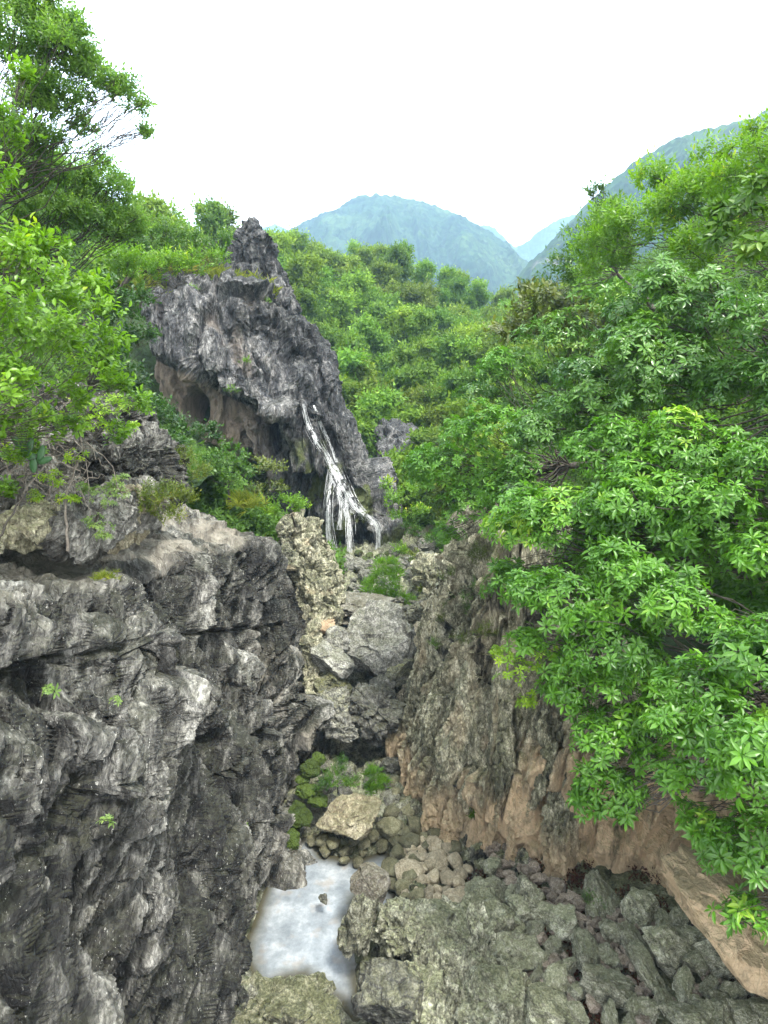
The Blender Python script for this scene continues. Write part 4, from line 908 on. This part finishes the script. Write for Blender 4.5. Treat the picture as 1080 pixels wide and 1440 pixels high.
B('boulder', 'grey boulder at the right above the jammed boulders', 588, 905, 26, 50, 48, M_boulder, 19, 1., .1, 8, .1)
B('boulder', 'olive boulder beside the bamboo-like bush', 592, 868, 28, 44, 40, M_boulder, 20, 1., 0, 8, .12, zone=(0, .4, 0))
B('boulder', 'pink faced broken boulder by the left rock shoulder', 452, 886, 25.6, 40, 30, M_boulder, 21, 1., 0, 8, .08, zone=(.8, 0, 0))
B('boulder', 'brown grey boulder on the right edge of the pool', 520, 1252, 15.0, 62, 52, M_boulder, 22, 1., -.3, 8, .05, zone=(.15, .1, 0))
B('pool_stone', 'tiny dark stone poking out of the milky pool', 455, 1266, 15.9, 16, 15, M_boulder, 23, 1., 0, 9, .08, sub=4, zone=(0, 0, .5), cat='stone')
B('boulder', 'craggy mossy boulder in front of the pool at the bottom', 400, 1482, 11.4, 190, 80, M_right, 24, .9, .05, 8, .16, zone=(0, .2, .5))
B('boulder', 'tall mossy boulder leaning over the right side of the pool', 505, 1318, 13.7, 62, 110, M_ground, 25, 1.2, .15, 7, .15, zone=(0, .2, .05))
B('boulder', 'hollowed mossy boulder topped with a white patch', 566, 1318, 13.6, 92, 84, M_ground, 26, 1., 0, 7, .2, zone=(0, .25, .0))
B('boulder', 'smooth dark grey boulder at the bottom middle', 548, 1415, 11.6, 110, 110, M_boulder, 27, 1., 0, 6, .07, zone=(0, .3, .5))
B('boulder', 'blocky mossy boulder by the cream pebbles', 672, 1272, 14.5, 58, 50, M_slab, 28, 1., -.4, 7, .07)
B('boulder', 'flat green boulder above the leaf litter', 745, 1268, 14.6, 52, 62, M_slab, 29, 1., .5, 7, .06)
B('boulder', 'large smooth tan boulder at the right edge below hanging leaves', 1045, 1318, 10.9, 270, 120, M_right, 84, .9, .62, 9, .05, zone=(.95, 0, 0))
B('boulder', 'small tan boulder under the big right cliff foot', 985, 1255, 12.2, 60, 70, M_right, 31, .8, .2, 6, .07, zone=(.6, 0, .3))
for i, (px, py, w, h, Y, lb) in enumerate(((437, 1086, 34, 24, 19.9, 'mossy stone nearest to the dark gap'), (428, 1117, 34, 18, 19.4, 'flat bright mossy stone beside the small-leaved bush'), (418, 1152, 44, 38, 18.7, 'round mossy stone at the left end of the brown boulder'),
      (408, 1186, 34, 30, 18.0, 'vivid green mossy stone at the pool head'), (445, 1130, 32, 16, 19.2, 'half hidden mossy stone in front of the small-leaved bush'), (447, 1071, 24, 20, 20.4, 'small mossy stone in the dark gap'), (425, 1098, 22, 12, 19.8, 'smallest mossy stone by the left cliff'))):
    B('mossy_stone', lb, px, py, Y, w, h, M_mossy, 50+i, 1., .1, 4, .1, sub=6, zone=(0, 1., 0), cat='stone')

# one craggy mesh per rock mass

def mass(name, label, outs, voxel, layers, fine, mat, seed, cat, zfun=None):
    bm = bmesh.new()
    for pts, back in outs: chunk(bm, pts, back)
    V, Fq = craggy(bm, voxel, layers, fine, seed)
    zone = zfun(V) if zfun else np.zeros((len(V), 3))
    lo = V.mean(0); lo[2] = V[:, 2].min()
    return tag(obj(name, V, Fq, mat, loc=lo, attrs={'zone': zone}), label, cat)
LR = [('facet', (1.2, 1.2, 1.), .3), ('crack', (1.3, 1.3, 1), .1), ('facet', (3, 3, 2.4), .12)]; LRF = [('facet', (8, 8, 6), .05), ('ridge', (6, 6, 5), .05), ('fbm', (14, 14, 10), .02)]
z3 = lambda a, b, c: (lambda V: np.tile(np.array([a, b, c], float), (len(V), 1)))
mass('ledge_boulder', 'pale overhanging block with a cracked flat face above the dark ledge slot', [([(60, 745, 10.49), (100, 690, 10.74), (180, 695, 11.10), (186, 745, 11.10), (150, 776, 10.74), (118, 786, 10.61), (80, 778, 10.49)], 2.2)], .03, LR, LRF, M_left, 601, 'boulder', z3(.1, 0, -.35))
mass('ledge_boulder', 'mossy wedge of rock over the dark slot at the left edge', [([(-60, 735, 9.76), (20, 722, 10.00), (52, 742, 10.13), (28, 772, 10.00), (-60, 790, 9.76)], 2)], .03, LR, LRF, M_right, 611, 'boulder', z3(.1, .35, 0))
mass('ledge_boulder', 'white streaked rock pillar beside the pale overhanging block', [([(164, 690, 11.35), (196, 685, 11.59), (205, 720, 11.71), (190, 762, 11.59), (168, 778, 11.22), (158, 772, 11.10)], 1.)], .025, [('facet', (3, 3, 1.22), .18), ('ridge', (4, 4, 1.22), .12)], LRF, M_right, 621, 'boulder', z3(.2, 0, -.2))
mass('ledge_outcrop', 'dark pitted outcrop behind the yellow bush on the ledge', [([(95, 650, 12.69), (120, 625, 12.93), (165, 615, 13.42), (205, 625, 13.66), (216, 660, 13.79), (200, 705, 13.42), (150, 715, 12.93), (100, 705, 12.57)], 3), ([(60, 560, 14.03), (150, 560, 14.40), (165, 640, 13.91), (60, 660, 13.66)], 3)], .04, [('facet', (1, 1, 1.22), .5), ('crack', (1.2, 1.2, 1), .25), ('facet', (3, 3, 2.93), .2)], LRF, M_left, 631, 'outcrop', z3(0, 0, 0.43))
mass('ledge_outcrop', 'shaded rock face behind bare twigs at the left edge', [([(-80, 600, 11.96), (60, 610, 12.20), (75, 730, 11.47), (-80, 745, 11.22)], 3)], .05, [('facet', (1, 1, 1.22), .4), ('crack', (1.2, 1.2, 1), .25), ('facet', (3, 3, 2.93), .2)], LRF, M_left, 641, 'outcrop', z3(.1, .1, .2))
S5 = [('facet', (.7, .7, .4), .7), ('crack', (.8, .8, .5), .35), ('facet', (1.8, 1.8, 1.1), .3)]; S5F = [('facet', (5, 5, 3), .09), ('ridge', (3.5, 3.5, 2.), .10), ('fbm', (8, 8, 6), .03)]
mass('rock_shoulder', 'blocky olive grey rock shoulder between the ledge cliff and the boulders', [([(395, 745, 26.5), (415, 728, 27), (438, 740, 27), (455, 790, 27), (478, 850, 26.5), (474, 885, 26), (440, 895, 25.5), (400, 880, 25.5)], 4), ([(420, 870, 26), (445, 880, 25), (452, 960, 24), (445, 1010, 23), (420, 1010, 23.5)], 3)], .06, S5, S5F, M_right, 651, 'outcrop', lambda V: np.stack([.5*ss(fbm(V*.8, 3, 3), .3, .6), .1+0*V[:, 0], .45*ss(-V[:, 0], 3.1, 4)], 1))
mass('rock_outcrop', 'pale boulder pile right of the bamboo-like bush', [([(588, 800, 31), (620, 790, 31), (640, 830, 30), (630, 870, 29), (598, 860, 29)], 3)], .07, S5, S5F, M_right, 661, 'outcrop')
mass('hill_outcrop', 'dark bare rock band on the wooded hill beside the right trees', [([(612, 520, 70), (640, 480, 73), (700, 455, 76), (720, 560, 68), (640, 570, 66)], 6)], .35, [('facet', (.25, .25, .15), 1.6), ('facet', (.6, .6, .3), .8)], [('facet', (1.5, 1.5, .8), .4)], M_crag, 671, 'outcrop', z3(0, .1, .5))
mass('hill_outcrop', 'small grey outcrop above the yellow green bush', [([(528, 612, 55), (555, 598, 56), (600, 602, 55), (612, 650, 52), (540, 655, 52)], 5)], .25, [('facet', (.3, .3, .2), 1.2), ('facet', (.8, .8, .4), .6)], [('facet', (1.5, 1.5, .8), .3)], M_crag, 681, 'outcrop', z3(0, .1, .3))

mass('bedrock_hump', 'craggy grey green bedrock hump at the bottom between pool and slabs', [([(575, 1345, 13.2), (640, 1310, 13.8), (700, 1330, 13.4), (730, 1400, 12), (700, 1480, 10.6), (600, 1480, 10.6), (570, 1400, 12)], 1.2)], .035, [('facet', (1.1, 1.1, .9), .45), ('crack', (1.2, 1.2, 1), .2), ('facet', (3, 3, 2.4), .2), ('ridge', (2, 2, 2), .15)], LRF, M_ground, 691, 'outcrop', z3(0, .1, .1))
# upright fins standing out of the right cliff
rng = np.random.default_rng(17); bm = bmesh.new()
for _ in range(88):
    j = int(np.searchsorted(s_foot, rng.uniform(16.5, 32.)));  j = min(j, len(fxs)-1)
    zz0 = rng.uniform(.2, 6.5)*rng.random()**.25; h = rng.uniform(1.2, 3.4); w = rng.uniform(.12, .3); dd = rng.uniform(.5, 1.25)
    o_v = np.array([ox[j], oy[j], 0]); t_v = np.array([tx[j]/tl[j], ty[j]/tl[j], 0]); b0 = np.array([fxs[j], fys[j], 0])+o_v*(.27*zz0+.1); ln = rng.normal()*.12
    def pt(a, o, z_): return b0+t_v*(a+ln*z_)+o_v*(o+.27*z_)+np.array([0, 0, zz0+z_])
    hull(bm, [pt(-w, -dd*.8, 0), pt(w, -dd*.7, .05*h), pt(-w, .8, 0), pt(w, .8, 0), pt(-w*.8, -dd, h*.3), pt(w*.7, -dd*.95, h*.35), pt(-w*.3, -dd*.75, h*.75), pt(w*.3, -dd*.6, h*.7), pt(0, -dd*.35, h), pt(rng.normal()*w*.3, .6, h*.85), pt(0, -dd*.3, -.5*h)])
V, Fq = craggy(bm, .045, [('facet', (1.6, 1.6, .5), .16), ('ridge', (1.5, 1.5, .35), .14), ('crack', (2.4, 2.4, .8), .14)], [('facet', (6, 6, 2.5), .06), ('ridge', (5, 5, 1.6), .07), ('fbm', (12, 12, 8), .02)], 801)
zone = np.zeros((len(V), 3)); nzz = fbm(V*np.array([.9, .9, .35]), 4, 5); zone[:, 0] = np.clip((1-ss(V[:, 2]+nzz*1.5, 1.2, 2.8))*.85+.3*ss(nzz, .12, .45), 0, 1); zone[:, 1] = .3*ss(-nzz, 0, .4); zone[:, 2] = .35*ss(fbm(V*np.array([1.5, 1.5, .3]), 3, 6), .1, .4)
obj('fin_face', V, Fq, M_right, RC, attrs={'zone': zone})
# repeated stones: shared meshes, every stone an object
PB = [mesh('pebble', *stone(700+i, 4, 5, .03, .15), None, True) for i in range(5)]
AN = [mesh('rock', *stone(720+i, 5, 9, .09), None, False) for i in range(6)]
def protos(ms, mat):
    out = []
    for m_ in ms:
        c = m_.copy(); c.materials.clear(); c.materials.append(mat); out.append(c)
    return out
def put(name, me, loc, size, rng, label, group, cat='stone', flat=(.8, .7), tilt=.5):
    o = bpy.data.objects.new(name, me); C.objects.link(o); o.location = tuple(loc)
    o.rotation_euler = (rng.uniform(-tilt, tilt), rng.uniform(-tilt, tilt), rng.uniform(0, 6.28))
    o.scale = (size*.5, size*.5*rng.uniform(*sorted((flat[0], 1.1))), size*.5*flat[1]*rng.uniform(.8, 1.2)); return tag(o, label, cat, group)
def field(name, ms, region, n, wpx, z0, label, group, seed, sink=.02, mind=.7, zones=None, **kw):
    """stones laid on the gorge floor: region polygon in pixels, sizes in pixels"""
    rng = np.random.default_rng(seed); poly = region; xs = [p[0] for p in poly]; ys = [p[1] for p in poly]; done = []; tries = 0
    while len(done) < n and tries < n*60:
        tries += 1; px, py = rng.uniform(min(xs), max(xs)), rng.uniform(min(ys), max(ys))
        if sdf_poly(np.array([px]), np.array([py]), poly)[0] > 0: continue
        w = rng.uniform(*wpx)
        if any((px-a)**2+(py-b)**2 < ((w+c_)*.5*mind)**2 for a, b, c_ in done): continue
        done.append((px, py, w)); g_ = G(px, py, z0)
        for _ in range(3): g_ = G(px, py, max(0, float(floor_z(np.array([g_[0]]), np.array([g_[1]]))[0])) + .12)
        zl = '' if not zones else ', '+[t for lim, t in zones if px < lim][0]
        s = w*np.linalg.norm(g_-np.array([0, 0, CAM_H]))/F
        put(name, ms[int(rng.integers(0, len(ms)))], g_+np.array([0, 0, .18*s-sink*s]), s, rng, label+zl, group+zl, **kw)
field('pebble', protos(PB, M_pebble), [(570, 1185), (625, 1180), (660, 1225), (640, 1290), (590, 1290), (560, 1250)], 60, (11, 38), .3, 'smooth cream pebble in the bed between the pool and the undercut cliff', 'cream pebbles', 1, tilt=.3)
field('pebble', protos(PB, M_olive), [(535, 1160), (575, 1165), (590, 1270), (640, 1300), (560, 1310), (550, 1230)], 34, (16, 34), .3, 'smooth olive pebble at the right side of the pool', 'olive pebbles', 2, tilt=.3)
field('pebble', protos(PB, M_olive), [(430, 1185), (520, 1175), (560, 1190), (500, 1218), (440, 1200)], 12, (12, 20), .2, 'wet dark pebble under the brown streaked boulder', 'wet pebbles under the brown boulder', 3)
field('pebble', protos(PB, M_olive), [(545, 1040), (600, 1150), (640, 1200), (560, 1180), (540, 1110)], 26, (14, 28), .5, 'dull olive pebble at the foot of the fluted cliff', 'pebbles at the fluted cliff foot', 4)
field('rubble_stone', protos(AN, M_rubble), [(685, 1190), (720, 1190), (800, 1260), (850, 1300), (830, 1320), (760, 1290), (700, 1230)], 60, (11, 26), .6, 'pinkish broken stone in the rubble strip under the tan cliff foot', 'pinkish rubble stones', 5)
field('rubble_stone', protos(AN, M_rubble), [(740, 1300), (900, 1290), (1080, 1390), (1080, 1440), (620, 1440), (640, 1340)], 130, (7, 20), 1., 'small broken stone among the mossy slabs and dead leaves', 'small stones among slabs', 6)
field('mossy_slab', protos(AN, M_slab), [(690, 1225), (760, 1290), (720, 1330), (650, 1300)], 10, (30, 50), .7, 'green mossy slab between pebbles and dead leaves', 'mossy slabs near the pebbles', 7)
field('mossy_slab', protos(AN, M_slab), [(760, 1290), (860, 1275), (960, 1300), (1090, 1400), (1100, 1450), (700, 1450), (640, 1400), (700, 1330)], 95, (24, 74), 1., 'mossy tilted slab in the foreground jumble', 'mossy foreground slabs', 8, zones=((760, 'right of the bedrock hump'), (930, 'in the middle of the slabs'), (2000, 'beside the big tan boulder')), tilt=.9, flat=(.55, .75), mind=.8)
field('mossy_rock', protos(AN, M_ground), [(590, 1330), (700, 1320), (780, 1440), (600, 1450), (590, 1380)], 22, (46, 110), .9, 'rough mossy rock at the bottom middle', 'rough mossy foreground rocks', 9, tilt=.6, mind=.8)
field('grey_rock', protos(AN, M_boulder), [(440, 1185), (400, 1195), (380, 1140), (440, 1060), (560, 1050), (560, 1130), (480, 1140)], 20, (18, 38), .6, 'mossy grey rock on the shaded floor near the dark gap', 'rocks near the dark gap', 10)
field('grey_rock', protos(AN, M_boulder), [(430, 800), (600, 770), (640, 850), (600, 960), (560, 900), (470, 850)], 70, (12, 38), 5, 'grey olive rock in the stream bed between boulders and waterfall', 'stream bed rocks', 11, zones=((500, 'left of the bamboo-like bush'), (2000, 'right of the bamboo-like bush')), mind=.6)
rng = np.random.default_rng(5)
n = 22000; X = rng.uniform(2.5, 9.5, n); Y = rng.uniform(9.5, 17, n)
k = fbm(np.stack([X*.7, Y*.7, 0*X], 1), 3, 44) > .0; X, Y = X[k], Y[k]
M_litter = leaf_mat('dead_leaf', (.035, .012, .008), (.10, .04, .022), (.28, .17, .08), rough=.6, trans=.1, spec=.2)
p = np.stack([X, Y, floor_z(X, Y)-.12+.22*rng.random(len(X))], 1)
V, F_, T = scatter([(leaf_tpl(.13, .06, .3, .3, 1)[0], leaf_tpl(.13, .06)[1][:0].reshape(0, 3) if False else leaf_tpl(.13, .06, .3, .3, 1)[1], np.zeros(4, np.float32))], p, rng.normal(size=(len(p), 3)), rng.uniform(.5, 1.1, len(p)), rng.random(len(p)), rng)
tag(obj('fallen_leaves', V, F_, M_litter, attrs={'tint': T}), kind='stuff')

# ------------------------------------------------------------------ waterfall: strands laid on the crag face
m, N, L = newmat('falling_water'); tc = N.new('ShaderNodeTexCoord'); mp = N.new('ShaderNodeMapping'); mp.inputs['Scale'].default_value = (5, 5, .9); L.new(tc.outputs['Object'], mp.inputs[0])
n1 = nd(N, 'ShaderNodeTexNoise', i_Scale=2.2, i_Detail=6., i_Roughness=.7); L.new(mp.outputs[0], n1.inputs['Vector'])
b = N.new('ShaderNodeBsdfPrincipled'); b.inputs['Roughness'].default_value = .35
L.new(ramp(N, L, n1.outputs[0], [(.3, (.6, .64, .65)), (.5, (.85, .87, .87))]), b.inputs['Base Color'])
tr = N.new('ShaderNodeBsdfTransparent'); mx = N.new('ShaderNodeMixShader'); L.new(ramp(N, L, n1.outputs[0], [(.4, 0.), (.56, .95)]), mx.inputs[0]); L.new(tr.outputs[0], mx.inputs[1]); L.new(b.outputs[0], mx.inputs[2])
o_ = N.new('ShaderNodeOutputMaterial'); L.new(mx.outputs[0], o_.inputs[0]); M_fall = m
M_sheet = M_fall.copy(); M_sheet.name = 'thin_water'
for n_ in M_sheet.node_tree.nodes:
    if n_.type == 'VALTORGB' and n_.outputs[0].links and n_.outputs[0].links[0].to_node.type == 'MIX_SHADER':
        n_.color_ramp.elements[0].position = .36; n_.color_ramp.elements[1].position = .62; n_.color_ramp.elements[1].color = (.8, .8, .8, 1)
def on_crag(px, py):
    r = ray(px, py); r /= np.linalg.norm(r); h = bvh_crag.ray_cast(Vector((0, 0, CAM_H)), Vector(r), 120)
    return (np.array(h[0]), True) if h[0] is not None else (P(px, py, 41), False)
wf = empty('waterfall', tuple(P(495, 788, 40.5)), 'thin white waterfall splitting into strands down the crag', 'waterfall')
rng = np.random.default_rng(9)
for path, wid, cnt, free in (([(427, 568), (432, 595), (445, 622), (462, 645), (472, 668)], 3, 16, 0), ([(441, 570), (452, 600), (466, 630), (474, 650)], 2, 5, 0), ([(470, 655), (480, 678), (490, 700), (503, 718), (520, 732)], 7, 34, 0), ([(466, 665), (463, 700), (461, 740), (466, 768), (473, 788)], 4, 13, 1),
                        ([(486, 700), (490, 730), (491, 760), (493, 785)], 4, 16, 1), ([(476, 680), (479, 710), (477, 745)], 3, 5, 1), ([(514, 722), (528, 735), (533, 752), (531, 775)], 4, 12, 1), ([(500, 712), (510, 722), (526, 738)], 5, 9, 0), ([(462, 660), (458, 690), (460, 725)], 2, 4, 1)):
    parts = []
    for _ in range(int(cnt*1.6)):
        off = rng.normal()*wid*.8; pts = []; t0_, t1_ = sorted(rng.uniform(-.3, 1.3, 2)); t0_, t1_ = max(0, t0_-.15), min(1, t1_+.15)
        q = np.array(path, float); tt = np.linspace(0, 1, len(q)); ds = np.linspace(t0_, t1_, 14)
        qx_, qy_ = np.interp(ds, tt, q[:, 0])+off+np.cumsum(rng.normal(size=14))*.5, np.interp(ds, tt, q[:, 1])
        Yl = 99
        for a_, b_ in zip(qx_, qy_):
            h, hit = on_crag(a_, b_)
            Yh = h[1]-.12
            if free: Yh = min(Yh, Yl); Yl = Yh if Yl == 99 else min(Yl, Yh+.02)
            pts.append(P(a_, b_, Yh))
        pts = np.array(pts)
        for _k in range(2): pts[1:-1] = (pts[:-2]+pts[1:-1]*2+pts[2:])/4
        parts.append(tube(pts, rng.uniform(.006, .019)*np.sin(np.linspace(.25, 2.9, 14))*rng.uniform(.6, 1.3, 14), 5))
    # the thin sheet of water the strands run in
    q = np.array(path, float); ds = np.linspace(0, 1, 24); tt = np.linspace(0, 1, len(q)); sheet = []; Yl = None
    for sgn in np.linspace(-1.3, 1.3, 7):
        row = []; Yl = None
        for u in ds:
            a_ = np.interp(u, tt, q[:, 0])+sgn*wid*(.35+.4*u)+.8*math.sin(u*9+sgn*3); b_ = np.interp(u, tt, q[:, 1])
            h, hit = on_crag(a_, b_); Yh = h[1]-.07
            if free: Yh = Yh if Yl is None else min(Yh, Yl+.02); Yl = Yh
            row.append(P(a_, b_, Yh))
        row = np.array(row)
        for _k in range(3): row[1:-1] = (row[:-2]+row[1:-1]*2+row[2:])/4
        sheet.append(row)
    V, F_ = join(parts); sd_ = obj('strand', V, F_, M_fall, wf, smooth=True)
    obj('water_sheet', np.array(sheet).reshape(-1, 3), grid_faces(7, 24), M_sheet, wf, smooth=True)
# shaft of water meets rocks: wet stones at the foot
field('wet_rock', protos(AN, M_mossy), [(440, 785), (550, 775), (560, 800), (450, 812)], 18, (12, 26), 5.5, 'wet mossy rock at the foot of the waterfall', 'wet rocks under the waterfall', 12)

# ------------------------------------------------------------------ bare twigs and cactus on the left ledge
rng = np.random.default_rng(31); base = P(70, 700, 10.9)
root = empty('dry_bush', tuple(base), 'tangle of bare grey twigs hanging over the left ledge boulders', 'bush')
parts = []
for i in range(120):
    a = P(rng.uniform(-20, 120), rng.uniform(540, 690), rng.uniform(10.2, 11.4)); d = np.array([rng.normal()*.5, rng.normal()*.25-.1, rng.uniform(-1, .35)]); ln = rng.uniform(.4, 1.3)
    parts.append(limb(a, a+d*ln, .013, .004, rng, rng.uniform(-.3, .3), 8, .22))
V, F_ = join(parts); obj('twigs', V, F_, M_twig, root, smooth=True)
V, F_ = join([limb(P(95, 775, 10.2), P(92, 700, 10.4), .028, .018, rng, .02, 10, .05), limb(P(92, 700, 10.4), P(110, 640, 10.6), .018, .012, rng, .02)]); obj('stem', V, F_, M_twig, root, smooth=True)
cb = P(47, 662, 10.1); cac = empty('prickly_pear', tuple(cb), 'green flat padded cactus among twigs at the left edge', 'cactus')
M_cac = plain_mat('cactus_skin', (.02, .07, .02), (.05, .13, .045), 8, .5, .004)
for i, (px, py, w, h, rz) in enumerate(((47, 650, 11, 26, 0.05), (36, 637, 12, 30, -.9), (25, 622, 11, 26, -.7), (58, 637, 10, 24, .35), (43, 624, 9, 20, .2), (64, 647, 9, 20, 1.2))):
    V, F_ = ICO[3]; s = mpp(px, py, 10.1); V = V*np.array([w*s/2, .025, h*s/2]); V = V*(1-.18*(V[:, 2:3] < 0)*-V[:, 2:3]/(h*s/2)*-1)
    V = V@np.array(Matrix.Rotation(rz, 3, 'Y')).T+P(px, py, 10.1-.01*i); obj('pad', V, F_, M_cac, cac, smooth=True)

# grass on the crown of the crag and tufts on the ledge
def tuft(name, label, pts_, sz, mat, seed, tp=T_GRASS, n=160, spread=.5, cat='grass tuft'):
    rng = np.random.default_rng(seed); c = np.array([P(*q) for q in pts_]); p = c[rng.integers(0, len(c), n)]+rng.normal(size=(n, 3))*np.array([spread, spread, spread*.3])
    V, F_, T = scatter(tp, p, np.array([0, 0, 1.])+rng.normal(size=(n, 3))*.3, sz*rng.uniform(.6, 1.3, n), rng.random(n), rng)
    return tag(obj(name, V, F_, M_L[mat], loc=c.mean(0), attrs={'tint': T}), label, cat)
tuft('grass_tuft', 'long pale grass trailing over the left top of the crag', [(225, 398, 42.5), (245, 392, 43), (265, 390, 43.5), (285, 385, 44), (215, 415, 42)], 2.2, 'grass', 1, n=420, spread=.6)
tuft('grass_tuft', 'pale grass in the saddle between crag and pinnacle', [(345, 402, 43), (365, 410, 43), (325, 396, 43.5)], 1.7, 'grass', 2, n=260, spread=.55)
tuft('grass_tuft', 'yellow dry grass tuft on the rim of the ledge', [(378, 780, 23), (370, 770, 22.5)], .9, 'grass', 3, n=60, spread=.2)
tuft('grass_tuft', 'thin grass tuft on the ledge near the rim', [(345, 712, 21), (340, 705, 21)], .9, 'grass', 4, n=60, spread=.25)
tuft('grass_tuft', 'tawny grass patch on the pale near ledge', [(148, 812, 8.2)], .25, 'grass', 5, n=40, spread=.08)
# ------------------------------------------------------------------ haze
m, N, L = newmat('valley_haze')
pv = N.new('ShaderNodeVolumePrincipled'); pv.inputs['Color'].default_value = (.50, .74, .98, 1); pv.inputs['Density'].default_value = 0.00036
pv.inputs['Anisotropy'].default_value = .0
o_ = N.new('ShaderNodeOutputMaterial'); L.new(pv.outputs[0], o_.inputs['Volume'])
x0, x1, y0, y1, z0, z1 = -1200, 1500, -30, 2300, -4, 900
hv = [(x, y, z) for x in (x0, x1) for y in (y0, y1) for z in (z0, z1)]
hf = [(0, 1, 3, 2), (4, 6, 7, 5), (0, 4, 5, 1), (2, 3, 7, 6), (0, 2, 6, 4), (1, 5, 7, 3)]
tag(obj('haze', hv, hf, m), kind='stuff')
